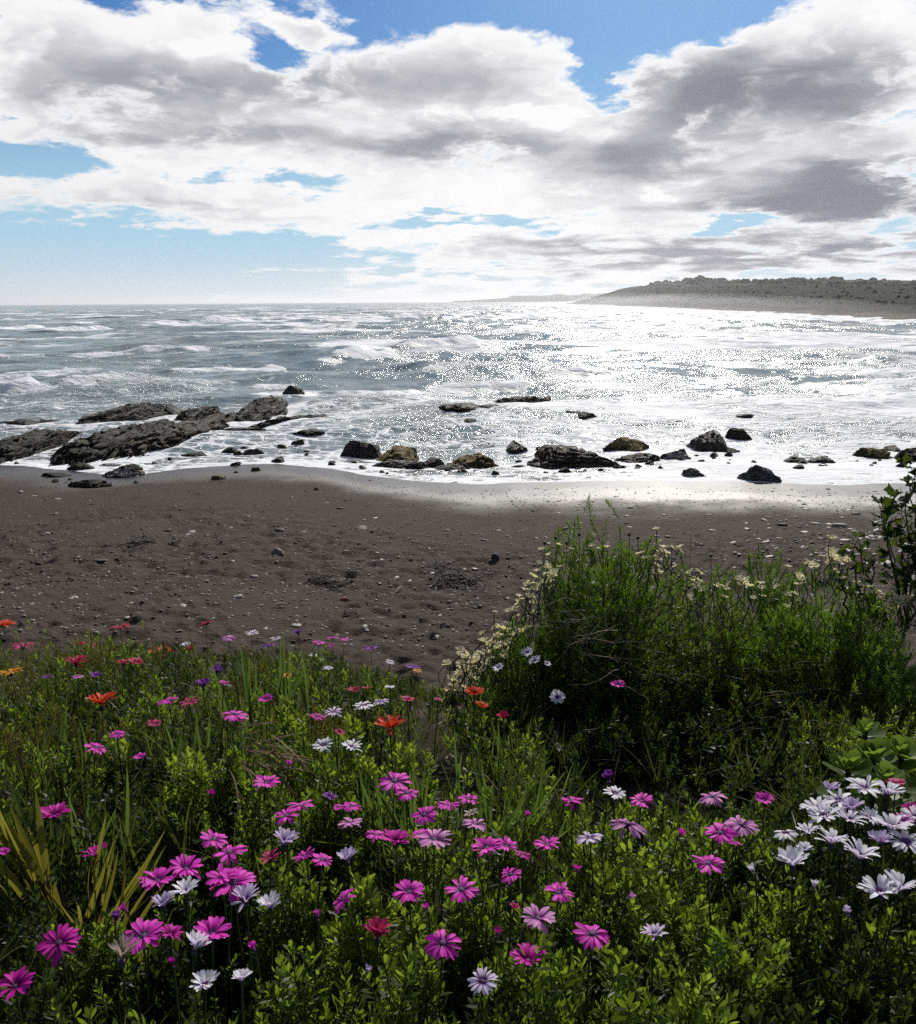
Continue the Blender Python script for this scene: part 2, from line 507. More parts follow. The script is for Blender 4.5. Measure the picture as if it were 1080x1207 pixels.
# the foam texture is stretched along the crests
fv = nt.comb(nt.m('MULTIPLY', gx, .55), gy, 0.0)
fw = nt.v('ADD', fv, nt.v('SCALE', nt.v('SUBTRACT', nt.noise(fv, .6, 3, .6, color=True), (.5, .5, .5)), None, 1.3))
f1 = nt.noise(fw, .42, 8, .68)
f2 = nt.noise(fw, 2.4, 5, .65)
lace = nt.voro(fw, 1.1, 'DISTANCE_TO_EDGE')
lace2 = nt.voro(fw, 2.7, 'DISTANCE_TO_EDGE')
f0 = nt.noise(nt.v('MULTIPLY', fw, (.8, 1.0, 1.0)), .085, 7, .66)
farm = nt.smooth(gy, 55, 190)
near_t = nt.m('ADD', nt.m('MULTIPLY', f1, .58), nt.m('MULTIPLY', f2, .42))
far_t = nt.m('ADD', nt.m('MULTIPLY', f0, .55), nt.m('MULTIPLY', f1, .45))
tex = nt.m('ADD', nt.m('MULTIPLY', near_t, nt.m('SUBTRACT', 1.0, farm)), nt.m('MULTIPLY', far_t, farm))
lc = nt.m('MULTIPLY', nt.smooth(nt.m('MINIMUM', lace, nt.m('MULTIPLY', lace2, 1.6)), .11, .0), .17)
tex = nt.m('ADD', tex, nt.m('MULTIPLY', lc, nt.smooth(gy, 75, 35)))
thr = nt.m('SUBTRACT', .74, nt.m('MULTIPLY', foam, .50))
fm = nt.smooth(nt.m('SUBTRACT', tex, thr), -.025, .13)
wcol = nt.mix(nt.smooth(nt.noise(geo, .04, 3), .35, .65), (0.105, 0.155, 0.160), (0.150, 0.205, 0.205))
wcol = nt.mix(shal, wcol, (0.07, 0.068, 0.064))
b.inputs['IOR'].default_value = 1.33
cat = nt.noise(nt.comb(nt.m('MULTIPLY', gx, .055), nt.m('MULTIPLY', gy, .016), 0.0), 1.0, 6, .62, dist=.6)
cat2 = nt.noise(nt.comb(nt.m('MULTIPLY', gx, .22), nt.m('MULTIPLY', gy, .10), 3.0), 1.0, 5, .62)
cats = nt.smooth(nt.m('ADD', nt.m('MULTIPLY', cat, .6), nt.m('MULTIPLY', cat2, .4)), .40, .60)
rgh = nt.m('MULTIPLY', nt.lin(gy, 25, 400, .13, .23), nt.lin(cats, 0, 1, .6, 1.4))
nt.put(b.inputs['Base Color'], nt.mix(fm, wcol, (.74, .76, .78)))
nt.put(b.inputs['Roughness'], nt.mix(fm, rgh, (.75, .75, .75)))
nt.put(b.inputs['Specular IOR Level'], nt.lin(fm, 0, 1, .6, .2))
wavev = nt.comb(nt.m('MULTIPLY', gx, .62), gy, 0.0)
h1 = nt.noise(wavev, 3.2, 5, .62)
h2 = nt.noise(wavev, .55, 5, .62)
hh = nt.m('ADD', nt.m('MULTIPLY', h1, .16), nt.m('MULTIPLY', h2, .62))
hh = nt.m('ADD', hh, nt.m('MULTIPLY', nt.noise(wavev, .11, 3, .6), nt.lin(gy, 40, 250, 0.2, 4.6)))
hh = nt.m('ADD', hh, nt.m('MULTIPLY', fm, nt.m('MULTIPLY', f2, .12)))
bp = nt.node('ShaderNodeBump')
nt.put(bp.inputs['Strength'], nt.m('MULTIPLY', nt.lin(shal, 0, 1, 1.0, .55), nt.lin(cats, 0, 1, .22, 1.15)))
bp.inputs['Distance'].default_value = 1.0
nt.put(bp.inputs['Height'], hh)
nt.put(b.inputs['Normal'], bp.outputs[0])

yr = [21.0]
while yr[-1] < 32000:
    y = yr[-1]
    yr.append(y + max(.09, .09 * (y / 27) ** 1.25) if y < 900 else y * 1.05)
yr = np.array(yr)
us = np.linspace(-0.95, 0.95, 420)
X = us[None, :] * yr[:, None]
Y = np.repeat(yr[:, None], len(us), 1)
Z, FO, S = sea_fields(X, Y)
shal = np.exp(-np.maximum(S, 0) / 3.0)
link('sea', mesh_np('sea', np.stack([X, Y, Z], -1).reshape(-1, 3), grid_faces(len(yr), len(us)), m_sea, True, {'foam': FO, 'shallow': shal}), kind='structure', label='grey green sea with breaking waves and sun glitter')

# ------------------------------------------------------------------ far coast
m_hill, nt, b, out = mat('hill_scrub')
geo = nt.node('ShaderNodeNewGeometry').outputs['Position']
hz = nt.sep(geo)[2]
n1 = nt.noise(geo, .05, 6, .7)
n2 = nt.noise(geo, .4, 5, .7)
col = nt.mix(nt.smooth(n1, .38, .62), (0.012, 0.014, 0.008), (0.034, 0.031, 0.016))
col = nt.mix(nt.smooth(n2, .52, .7), col, (0.09, 0.075, 0.045))
sandm = nt.smooth(nt.m('ADD', hz, nt.m('MULTIPLY', n1, 5)), 4.4, 3.0)
col = nt.mix(sandm, col, (0.20, 0.165, 0.125))
nt.put(b.inputs['Base Color'], col)
b.inputs['Roughness'].default_value = .95
b.inputs['Specular IOR Level'].default_value = .05
nt.put(b.inputs['Normal'], nt.bump(nt.noise(geo, .35, 6, .7), 3.0))

def coast_strip(name, line, ridge_h, back, seed, label, n=260, m=34, foot=14):
    """terrain that climbs inland from the coast line; ridge_h is a list of heights along the line"""
    line = np.array(line, float)
    seg = np.r_[0, np.cumsum(np.hypot(*np.diff(line, axis=0).T))]
    # denser towards the near end
    tt = seg[-1] * np.linspace(0, 1, n) ** 1.7
    lx, ly = np.interp(tt, seg, line[:, 0]), np.interp(tt, seg, line[:, 1])
    hgt = np.interp(tt, seg, ridge_h)
    tx, ty = np.gradient(lx), np.gradient(ly)
    L = np.hypot(tx, ty); nx, ny = ty / L, -tx / L                      # inland, to the right of the walk
    v = np.linspace(0, 1, m)
    d = (v ** 1.5) * back
    X = lx[:, None] + nx[:, None] * d[None, :]
    Y = ly[:, None] + ny[:, None] * d[None, :]
    ff = foot * (1 + ly[:, None] / 900.0)
    rel = np.clip((d[None, :] - ff * .6) / (ff * 3.2), 0, 1)
    prof = rel ** .85 * (1 - .22 * (1 - rel))
    big = fbm2(X * .009 + seed, Y * .0045, 3, seed)
    Z = -.6 + .11 * np.minimum(d[None, :], ff * .6) + hgt[:, None] * prof * (.84 + .70 * (big - .5))
    Z = Z + prof * 4.2 * (fbm2(X * .045, Y * .045, 5, seed + 3, .6) - .5) * np.minimum(1, hgt[:, None] / 12)
    Z[:, -1] = -3
    o = link(name, mesh_np(name, np.stack([X, Y, Z], -1).reshape(-1, 3), grid_faces(n, m)[:, ::-1], m_hill, True), kind='structure', label=label)
    return X, Y, Z

HX, HY, HZ = coast_strip('hills', COAST[2:], [8.4, 8.6, 8.8, 12, 19, 42, 12], 900, 91, 'long dark hills along the far side of the bay')
# the low headland beyond
coast_strip('headland', [(2600, 6900), (1500, 6700), (900, 6800), (300, 6900), (-60, 7100)], [60, 62, 52, 44, 14], 1500, 97, 'faint low headland on the horizon', n=120, m=20, foot=20)

# wood along the ridge and scrub on the dune face
def clump_mesh(seed, sub=2):
    import bmesh
    bm = bmesh.new()
    bmesh.ops.create_icosphere(bm, subdivisions=sub, radius=1)
    v = np.array([p.co[:] for p in bm.verts]); f = np.array([[q.index for q in p.verts] for p in bm.faces])
    bm.free()
    n = fbm3(v[:, 0] * 1.6 + seed, v[:, 1] * 1.6, v[:, 2] * 1.6, 3, seed)
    v = v * (.62 + .75 * n)[:, None]
    v[:, 2] = np.maximum(v[:, 2], -.35)
    return v, f
def scatter_clumps(name, pts, sizes, label, material):
    base = [clump_mesh(k, 2) for k in range(6)]
    vs, fs, o = [], [], 0
    rs = np.random.default_rng(77)
    for p, sz in zip(pts, sizes):
        v, f = base[rs.integers(6)]
        a = rs.uniform(0, 6.28)
        c, s_ = math.cos(a), math.sin(a)
        sx, sz_ = sz * rs.uniform(.8, 1.3), sz * rs.uniform(.7, 1.25)
        w = np.stack([(v[:, 0] * c - v[:, 1] * s_) * sx, (v[:, 0] * s_ + v[:, 1] * c) * sx, v[:, 2] * sz_], 1) + p
        vs.append(w); fs.append(f + o); o += len(v)
    return link(name, mesh_np(name, np.concatenate(vs), np.concatenate(fs), material, True), kind='stuff', label=label)
m_wood, nt, b, out = mat('far_wood')
geo = nt.node('ShaderNodeNewGeometry').outputs['Position']
nt.put(b.inputs['Base Color'], nt.mix(nt.noise(geo, .3, 5, .7), (0.018, 0.026, 0.012), (0.060, 0.066, 0.028)))
b.inputs['Roughness'].default_value = .95
b.inputs['Specular IOR Level'].default_value = .05
nt.put(b.inputs['Normal'], nt.bump(nt.noise(geo, 1.2, 5, .7), 1.2))
rs = np.random.default_rng(8)
pts, sz = [], []
for k in range(7000):
    i, j = rs.integers(0, HX.shape[0] - 30), rs.integers(12, 23)
    x, y, z = HX[i, j] + rs.normal(0, 3), HY[i, j] + rs.normal(0, 3), HZ[i, j]
    dens_ = fbm2(np.array(x * .011), np.array(y * .006), 3, 19)
    if dens_ < .34 + .22 * rs.random():
        continue
    pts.append((x, y, z - .2)); sz.append((1.1 + y * .0026) * rs.uniform(.5, 1.5))
scatter_clumps('ridge_wood', pts, sz, 'dark wood along the top of the far hills', m_wood)
pts, sz = [], []
for k in range(1500):
    i, j = int(rs.integers(0, 1000) ** 1.0 * .11), rs.integers(4, 13)
    pts.append((HX[i, j] + rs.normal(0, 2), HY[i, j] + rs.normal(0, 2), HZ[i, j] - .15)); sz.append(rs.uniform(.35, 1.2))
scatter_clumps('dune_scrub', pts, sz, 'low scrub over the sandy slope at the end of the bay', m_hill)

# ------------------------------------------------------------------ air
m_haze = bpy.data.materials.new('haze_air')
m_haze.use_nodes = True
ht = NT(m_haze.node_tree); m_haze.node_tree.nodes.clear()
ho = ht.node('ShaderNodeOutputMaterial')
pv = ht.node('ShaderNodeVolumePrincipled')
pv.inputs['Color'].default_value = (.93, .95, 1.0, 1)
pv.inputs['Density'].default_value = 1.1e-4
pv.inputs['Anisotropy'].default_value = .45
ht.l.new(pv.outputs[0], ho.inputs['Volume'])
def box_mesh(name, x0, x1, y0, y1, z0, z1, material):
    v = [(x, y, z) for z in (z0, z1) for y in (y0, y1) for x in (x0, x1)]
    f = [(0, 2, 3, 1), (4, 5, 7, 6), (0, 1, 5, 4), (2, 6, 7, 3), (0, 4, 6, 2), (1, 3, 7, 5)]
    return mesh_np(name, v, f, material, False)
link('haze', box_mesh('haze', -33000, 33000, -200, 33500, -9, 85, m_haze), kind='stuff', label='thin sea haze over the bay')
# ------------------------------------------------------------------ spray drifting at the foot of the far hills
m_mist = bpy.data.materials.new('sea_spray')
m_mist.use_nodes = True
ht = NT(m_mist.node_tree); m_mist.node_tree.nodes.clear()
ho = ht.node('ShaderNodeOutputMaterial')
pv = ht.node('ShaderNodeVolumePrincipled')
pv.inputs['Color'].default_value = (.97, .97, 1.0, 1)
pv.inputs['Density'].default_value = 0.0010
pv.inputs['Anisotropy'].default_value = .4
ht.l.new(pv.outputs[0], ho.inputs['Volume'])
def spray_bank(line, wid, hgt, n=60, m=20):
    line = np.array(line, float)
    t = np.linspace(0, 1, n)
    seg = np.r_[0, np.cumsum(np.hypot(*np.diff(line, axis=0).T))] ; seg /= seg[-1]
    lx, ly = np.interp(t, seg, line[:, 0]), np.interp(t, seg, line[:, 1])
    tx, ty = np.gradient(lx), np.gradient(ly); L = np.hypot(tx, ty); nx, ny = ty / L, -tx / L
    sc = np.sin(np.pi * t) ** .5
    vs = []
    for i in range(n):
        for j in range(m):
            a = 2 * math.pi * j / m
            w = wid * (1 + ly[i] / 500) * sc[i] + .01
            hh = hgt * (1 + ly[i] / 700) * sc[i] * (.75 + .5 * noise2(np.array(i * .33), np.array(1.0), 5)) + .01
            vs.append((lx[i] + nx[i] * w * math.cos(a), ly[i] + ny[i] * w * math.cos(a), 1.5 + (hh * math.sin(a) if math.sin(a) > 0 else 1.2 * math.sin(a))))
    f = [(i * m + j, i * m + (j + 1) % m, (i + 1) * m + (j + 1) % m, (i + 1) * m + j) for i in range(n - 1) for j in range(m)]
    o = len(vs)
    vs += [(lx[0], ly[0], 1.5), (lx[-1], ly[-1], 1.5)]
    me = bpy.data.meshes.new('sea_spray')
    import bmesh
    bm = bmesh.new()
    bv = [bm.verts.new(v) for v in vs]
    for q in f:
        bm.faces.new([bv[i] for i in q])
    for j in range(m):
        bm.faces.new([bv[o], bv[(j + 1) % m], bv[j]])
        bm.faces.new([bv[o + 1], bv[(n - 1) * m + j], bv[(n - 1) * m + (j + 1) % m]])
    bmesh.ops.recalc_face_normals(bm, faces=bm.faces[:])
    bm.to_mesh(me); bm.free()
    me.materials.append(m_mist)
    return me
link('sea_spray', spray_bank([(100, 150), (106, 205), (130, 390), (160, 780), (200, 1250)], 24, 4.6), kind='stuff', label='pale sea spray drifting along the foot of the far hills')

# ------------------------------------------------------------------ rocks
def rock_mat(name, dark_, mid, top, wet_rough=.35):
    m, nt, b, out = mat(name)
    tcn = nt.node('ShaderNodeTexCoord').outputs['Object']
    geo = nt.node('ShaderNodeNewGeometry')
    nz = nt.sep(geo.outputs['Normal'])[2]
    n1 = nt.noise(tcn, 2.6, 8, .70)
    n2 = nt.noise(tcn, 9, 7, .72)
    col = nt.mix(nt.smooth(n1, .36, .64), dark_, mid)
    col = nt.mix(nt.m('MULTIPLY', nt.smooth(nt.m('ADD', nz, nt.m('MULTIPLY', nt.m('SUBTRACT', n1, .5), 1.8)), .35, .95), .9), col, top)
    col = nt.mix(nt.smooth(n2, .60, .74), col, dark_)
    nt.put(b.inputs['Base Color'], col)
    nt.put(b.inputs['Roughness'], nt.lin(n2, .3, .7, wet_rough, wet_rough + .4))
    nt.put(b.inputs['Specular IOR Level'], nt.lin(n1, .35, .65, .04, .26))
    nt.put(b.inputs['Normal'], nt.bump(nt.m('ADD', nt.m('MULTIPLY', n2, .8), nt.m('MULTIPLY', nt.noise(tcn, 26, 5, .75), .5)), .22, 1.0))
    return m
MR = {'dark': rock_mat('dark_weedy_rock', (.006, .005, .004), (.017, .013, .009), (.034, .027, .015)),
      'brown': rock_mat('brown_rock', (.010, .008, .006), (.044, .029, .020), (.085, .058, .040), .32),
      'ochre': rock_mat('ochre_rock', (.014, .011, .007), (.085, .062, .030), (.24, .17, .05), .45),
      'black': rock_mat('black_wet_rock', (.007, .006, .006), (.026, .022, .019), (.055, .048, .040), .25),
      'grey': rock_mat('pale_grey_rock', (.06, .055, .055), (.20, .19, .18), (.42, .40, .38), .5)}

import bmesh
def ico(sub):
    bm = bmesh.new()
    bmesh.ops.create_icosphere(bm, subdivisions=sub, radius=1)
    v = np.array([p.co[:] for p in bm.verts]); f = np.array([[q.index for q in p.verts] for p in bm.faces])
    bm.free()
    return v, f
ICO = {k: ico(k) for k in (1, 2, 3, 4, 5)}

def rock_shape(w, d, h, seed, lumps=1.0, strata=.0, tilt=0.0, sub=4):
    v, f = ICO[sub]
    n = fbm3(v[:, 0] * 1.9 + seed * 3.1, v[:, 1] * 1.9, v[:, 2] * 1.6, 3, seed)
    r = fbm3(v[:, 0] * 3.2 + seed, v[:, 1] * 3.2, v[:, 2] * 3.2, 4, seed + 9, .58)
    rid = 1 - np.abs(2 * r - 1)
    q = v * (.38 + .95 * n + .55 * lumps * (rid - .6))[:, None]
    rr_ = np.random.default_rng(int(seed) + 5)
    for _ in range(11):
        nn = rr_.normal(0, 1, 3); nn[2] = abs(nn[2]) * .9 + .1; nn /= np.linalg.norm(nn)
        dd = rr_.uniform(.50, .80)
        over = np.maximum(q @ nn - dd, 0)
        q = q - over[:, None] * nn[None] * .94
    z = q[:, 2]
    if strata:
        ca, sa = math.cos(tilt), math.sin(tilt)
        u = z * ca + q[:, 0] * sa + q[:, 1] * .25
        st = np.floor(u * 5.5 + r * 1.2) / 5.5
        off = (u - st) * 5.5
        q[:, :2] *= (1 + strata * (.5 - off[:, None]) * .26)
        z = z + strata * .10 * np.sin(u * 34 + r * 6)
    # ragged surface
    rg = 1 - np.abs(2 * fbm3(q[:, 0] * 5.5 + seed, q[:, 1] * 5.5, v[:, 2] * 5.5, 4, seed + 21, .62) - 1)
    q[:, :2] *= (1 + .12 * (rg - .7))[:, None]
    z = z + (.20 if seed < 400 or seed >= 700 else .55) * (rg - .72) * (v[:, 2] > -.2)
    q = np.stack([q[:, 0] * w * .62, q[:, 1] * d * .62, z * h], 1)
    q[:, 2] = np.where(q[:, 2] < 0, q[:, 2] * 1.4, q[:, 2])
    mx = q.max(0); mn = q.min(0)
    q[:, 0] = (q[:, 0] - (mx[0] + mn[0]) / 2) * w / (mx[0] - mn[0])
    q[:, 1] = (q[:, 1] - (mx[1] + mn[1]) / 2) * d / (mx[1] - mn[1])
    q[:, 2] = q[:, 2] * h / max(q[:, 2].max(), 1e-3)
    return q, f

def ground_hit(px, py):
    """where the sight line through a photo pixel meets beach or sea"""
    p = on_plane(px, py, 0.0)
    for _ in range(12):
        z = max(float(beach_z(p[0], p[1])), 0.0)
        p = on_plane(px, py, z)
    return p

#   px centre, py of the waterline, width px, height px, depth m, material, strata, rotation, label
ROCKS = [
 (186, 484, 62, 17, 2.0, 'black', .2, 0, 'rounded black knob at the back of the left reef'),
 (344, 466, 26, 13, 1.2, 'black', .2, .5, 'small black spike standing above the right end of the left reef'),
 (281, 512, 66, 9, 1.4, 'dark', .4, 0, 'flat dark rock at the edge of the tide pool of the left reef'),
 (370, 497, 38, 7, 1.2, 'black', .3, 0, 'low black rock just right of the pointed end of the left reef'),
 (363, 517, 40, 9, 1.0, 'dark', .5, 0, 'low weedy rock in the water between left reef and round boulder pair'),
 (20, 507, 45, 11, 1.6, 'black', .3, 0, 'low black rock in foam at the left end of the reef'),
 (8, 491, 26, 6, 1.2, 'black', .2, 0, 'small flat black rock out in the water at the far left'),
 (52, 492, 34, 7, 1.2, 'dark', .3, 0, 'flat dark rock in the surf behind the left reef'),
 (62, 562, 40, 8, .8, 'dark', .3, 0, 'dark flat rock on the wet sand before the front slab'),
 (93, 554, 40, 12, .9, 'dark', .5, .2, 'brown black rock at the foot of the front slab of the left reef'),
 (128, 549, 30, 5, .6, 'grey', .2, 0, 'small pale stone wedged at the foot of the left reef'),
 (100, 575, 62, 13, 1.0, 'dark', .9, .2, 'dark layered slab lying on the sand before the left reef'),
 (142, 563, 62, 14, 1.0, 'grey', .9, .2, 'grey streaked slab shining on the sand before the left reef'),
 (150, 555, 40, 10, .8, 'dark', .6, .2, 'dark slab behind the grey streaked slab on the sand'),
 (270, 533, 30, 9, .6, 'dark', .4, 0, 'dark stone in the shallows right of the left reef'),
 (295, 535, 32, 9, .6, 'black', .3, 0, 'black stone in the shallows, right one of the pair'),
 (228, 537, 36, 6, .6, 'dark', .3, 0, 'thin dark rock in shallow water beside the brown slab'),
 (327, 545, 18, 8, .5, 'black', .2, .4, 'small black tilted stone at the water edge'),
 (276, 549, 14, 6, .4, 'black', .2, 0, 'small black stone at the water edge below the shallows'),
 (350, 524, 18, 7, .5, 'black', .2, 0, 'small black stone in the shallows before the boulder pair'),
 (423, 537, 42, 26, 1.3, 'black', .2, .2, 'round black boulder beside the ochre boulder'),
 (464, 540, 46, 24, 1.3, 'ochre', .5, .1, 'ochre topped boulder beside the round black boulder'),
 (470, 550, 58, 12, .9, 'black', .5, 0, 'low jumble of black rock in the wash below the ochre boulder'),
 (510, 545, 26, 15, .8, 'dark', .4, .3, 'ragged dark rock left of the flat ochre topped block'),
 (556, 542, 56, 21, 1.2, 'ochre', .8, .05, 'flat ochre topped block with a dark front edge'),
 (527, 549, 40, 11, .8, 'dark', .6, 0, 'dark rubble rock before the flat ochre topped block'),
 (610, 528, 26, 15, .9, 'black', .1, .1, 'single pointed black stone standing in the wash'),
 (612, 544, 14, 5, .4, 'dark', .1, .1, 'small dark stone below the single pointed black stone'),
 (682, 546, 98, 36, 2.2, 'brown', .9, .25, 'big brown grooved boulder at the middle of the water edge'),
 (648, 544, 40, 13, 1.0, 'dark', .6, .1, 'dark left foot of the big brown grooved boulder'),
 (742, 528, 48, 20, 1.3, 'ochre', .5, .1, 'ochre green rock behind the right side of the big brown boulder'),
 (754, 538, 46, 13, .9, 'dark', .5, 0, 'dark weedy rock at the right foot of the ochre green rock'),
 (800, 537, 34, 12, .8, 'grey', .4, 0, 'greyish shining rock in the wash between the two largest right boulders'),
 (846, 530, 46, 31, 1.6, 'black', .6, .1, 'tall ragged black rock in the glitter at the right'),
 (874, 514, 30, 16, 1.0, 'dark', .4, .2, 'dark brown rock behind the tall ragged black rock'),
 (851, 529, 42, 9, .8, 'dark', .6, 0, 'low weedy ledge at the foot of the tall ragged black rock'),
 (880, 496, 20, 6, .8, 'black', .2, 0, 'small black rock out in the glitter behind the tall ragged rock'),
 (894, 567, 56, 24, 1.2, 'grey', .9, .5, 'pale glistening slab of shell rock on the wet sand'),
 (820, 561, 32, 13, .8, 'grey', .7, .3, 'small pale glistening rock left of the pale slab on wet sand'),
 (944, 540, 26, 11, .8, 'dark', .3, 0, 'round dark stone at the right water edge'),
 (968, 542, 34, 12, .8, 'black', .6, 0, 'rough black stone touching the round dark stone at right'),
 (1035, 533, 30, 16, 1.0, 'ochre', .4, .2, 'ochre brown rock in the wash near the right edge'),
 (1056, 527, 22, 10, .8, 'dark', .3, 0, 'dark rock behind the ochre brown rock near the right edge'),
 (1078, 536, 26, 18, 1.0, 'dark', .3, 0, 'dark rock cut by the right edge of the view'),
 (622, 484, 62, 14, 1.6, 'dark', .5, .1, 'long dark reef rock awash in the middle distance'),
 (645, 474, 14, 9, .8, 'black', .1, 0, 'small black knob on the long reef rock awash'),
 (596, 472, 16, 5, .7, 'black', .1, 0, 'tiny black rock left of the long reef rock awash'),
 (668, 478, 14, 5, .7, 'black', .1, 0, 'tiny black rock right of the long reef rock awash'),
 (545, 497, 44, 11, 1.3, 'dark', .4, .1, 'low dark rock awash above the flat ochre topped block'),
 (578, 496, 22, 5, .8, 'dark', .2, 0, 'thin dark rock just right of the low rock awash'),
 (693, 504, 18, 9, .8, 'dark', .2, .2, 'small dark rock in the glitter above the big brown boulder'),
 (676, 500, 16, 5, .6, 'dark', .2, .2, 'flat dark rock left of the small rock in the glitter'),
 (555, 507, 14, 5, .5, 'dark', .2, .2, 'tiny dark rock in the wash above the ochre topped block'),
]
def water_z(x, y):
    z = sea_fields(np.array([[float(x)]]), np.array([[float(y)]]))[0][0, 0]
    return max(float(beach_z(x, y)), float(z))
for k, (px, py, wpx, hpx, dm, mk, st, ti, lab) in enumerate(ROCKS):
    if px > 400 and mk != 'grey':
        wpx *= 1.25; dm *= 1.45; hpx *= 1.04
    p = ground_hit(px, py)
    dep = float((p - CAM) @ CF)
    w = wpx * dep / F * 1.08
    h = max(hpx - .13 * dm * F / dep, .45 * hpx) * dep / F * 1.05
    q, f = rock_shape(w, dm * (1.25 if wpx > 90 else 1), h, 100 + k * 7, 1.25, st, ti, 5 if wpx > 70 else 4)
    cy = p[1] + dm * .32
    o = link('rock', mesh_np('rock', q, f, MR[mk], False if mk == 'grey' else True), loc=(p[0], cy, water_z(p[0], cy) - .05 * h), label=lab, cat='rock', group='rocks along the water edge')
    o.rotation_euler = (0, 0, float(RNG.uniform(-.15, .15)))
#  the left reef: long ledges running out to sea; two ends in photo pixels, width m, height m
LEDGES = [
 ((-40, 552), (95, 508), 2.6, .85, 'dark', 'dark ledge at the left edge, nearest of the reef in the foam'),
 ((45, 556), (205, 507), 3.4, 1.05, 'dark', 'large front ledge of the left reef with a black undercut face'),
 ((120, 549), (255, 500), 3.2, .95, 'brown', 'broad brown ledge in the middle of the left reef'),
 ((70, 512), (205, 478), 2.6, .75, 'dark', 'long back ledge of the left reef running to the rounded knob'),
 ((185, 525), (300, 484), 2.6, .75, 'brown', 'brown ledge crossing the centre of the left reef towards its point'),
 ((248, 517), (348, 472), 2.6, 1.1, 'dark', 'highest right hand ledge of the left reef under the black spike'),
 ((278, 512), (390, 491), 1.7, .55, 'dark', 'low right ledge of the left reef tapering into the water'),
 ((205, 500), (265, 480), 2.0, .6, 'dark', 'flat dark ledge right of the rounded knob of the left reef'),
]
for k, (a, b_, wd, hh, mk, lab) in enumerate(LEDGES):
    p, q_ = ground_hit(*a), ground_hit(*b_)
    L = math.hypot(q_[0] - p[0], q_[1] - p[1])
    ang = math.atan2(q_[1] - p[1], q_[0] - p[0])
    q, f = rock_shape(L * 1.02, wd * 1.0, hh * .85, 400 + k * 13, 2.4, .9, .10, 5)
    q[:, 2] += (q[:, 0] / L) * .25 * hh
    c = (p + q_) / 2
    o = link('rock', mesh_np('rock', q, f, MR[mk]), loc=(c[0], c[1], max(float(beach_z(c[0], c[1])), .02)), label=lab, cat='rock', group='rocks along the water edge')
    o.rotation_euler = (0, 0, ang)

# small broken stones awash round the boulders
RUB = [mesh_np('small_rock', *rock_shape(1.0, .8, .42, 700 + i, 1.2, .5, .1, 3), MR[('dark', 'brown', 'black', 'dark', 'ochre')[i]]) for i in range(5)]
rr = np.random.default_rng(31)
for cx, cy, n, sx, sy in ((445, 550, 13, 42, 7), (540, 549, 13, 42, 7), (690, 550, 12, 60, 7), (770, 540, 8, 30, 6), (860, 533, 8, 36, 6), (955, 546, 7, 30, 5), (1050, 540, 7, 26, 5), (180, 558, 12, 90, 8), (320, 536, 9, 50, 8)):
    for k in range(n):
        px, py = rr.normal(cx, sx), rr.normal(cy, sy)
        p = ground_hit(px, py); dep = float((p - CAM) @ CF)
        s_ = rr.lognormal(math.log(9), .4) * dep / F
        o = link('small_rock', RUB[rr.integers(5)], loc=(p[0], p[1], water_z(p[0], p[1]) - .05 * s_), label='small dark broken stone awash beside the boulders', cat='rock', group='small broken stones in the wash')
        o.scale = (s_, s_ * rr.uniform(.8, 1.5), s_ * rr.uniform(.6, 1.1))
        o.rotation_euler = (0, 0, rr.uniform(0, 6.28))
# surf breaking round the rocks: more foam on the water beside each of them
_sea = bpy.data.objects['sea'].data
_n = len(_sea.vertices)
_co = np.empty(_n * 3, np.float32); _sea.vertices.foreach_get('co', _co); _co = _co.reshape(-1, 3)
_fo = np.empty(_n, np.float32); _sea.attributes['foam'].data.foreach_get('value', _fo)
_sel = np.where(_co[:, 1] < 75)[0]
_x, _y = _co[_sel, 0], _co[_sel, 1]
_nz = fbm2(_x * .8, _y * .8, 3, 83)
_add = np.zeros(len(_sel))
for o in [o for o in bpy.data.objects if o.name.split('.')[0] == 'rock']:
    bb = np.array([c[:] for c in o.bound_box])
    hx, hy = np.abs(bb[:, 0]).max(), np.abs(bb[:, 1]).max()
    a = o.rotation_euler[2]
    dx_, dy_ = _x - o.location[0], _y - o.location[1]
    u, w_ = dx_ * math.cos(a) + dy_ * math.sin(a), -dx_ * math.sin(a) + dy_ * math.cos(a)
    d = np.maximum(np.hypot(np.maximum(np.abs(u) - hx * .8, 0), np.maximum(np.abs(w_) - hy * .8, 0)), 0)
    _add = np.maximum(_add, np.exp(-d / .55) * (.35 + .75 * _nz))
_fo[_sel] = np.maximum(_fo[_sel], np.clip(_add, 0, 1))
_sea.attributes['foam'].data.foreach_set('value', _fo)

# ------------------------------------------------------------------ pebbles and shells on the sand
def simple_mat(name, c0, c1, rough=.8, spec=.3, sc=14):
    m, nt, b, out = mat(name)
    tcn = nt.node('ShaderNodeTexCoord').outputs['Object']
    oi = nt.node('ShaderNodeObjectInfo').outputs['Random']
    n1 = nt.noise(tcn, sc, 4, .65)
    nt.put(b.inputs['Base Color'], nt.mix(nt.m('ADD', nt.m('MULTIPLY', n1, .7), nt.m('MULTIPLY', oi, .4)), c0, c1))
    b.inputs['Roughness'].default_value = rough
    b.inputs['Specular IOR Level'].default_value = spec
    return m
M_PALE = simple_mat('pale_pebble', (.13, .115, .10), (.36, .33, .29), .6)
M_GREY = simple_mat('dark_pebble', (.02, .017, .015), (.06, .05, .043), .7)
M_RED = simple_mat('red_stone', (.16, .05, .03), (.28, .10, .06), .8)
M_TAN = simple_mat('tan_stone', (.14, .11, .08), (.25, .20, .16), .8)
def pebble_shape(seed, flat):
    v, f = ICO[2]
    n = fbm3(v[:, 0] * 1.1 + seed, v[:, 1] * 1.1, v[:, 2] * 1.1, 2, seed)
    q = v * (.55 + .8 * n)[:, None]
    q[:, 2] *= flat
    return q, f
PEB = {}
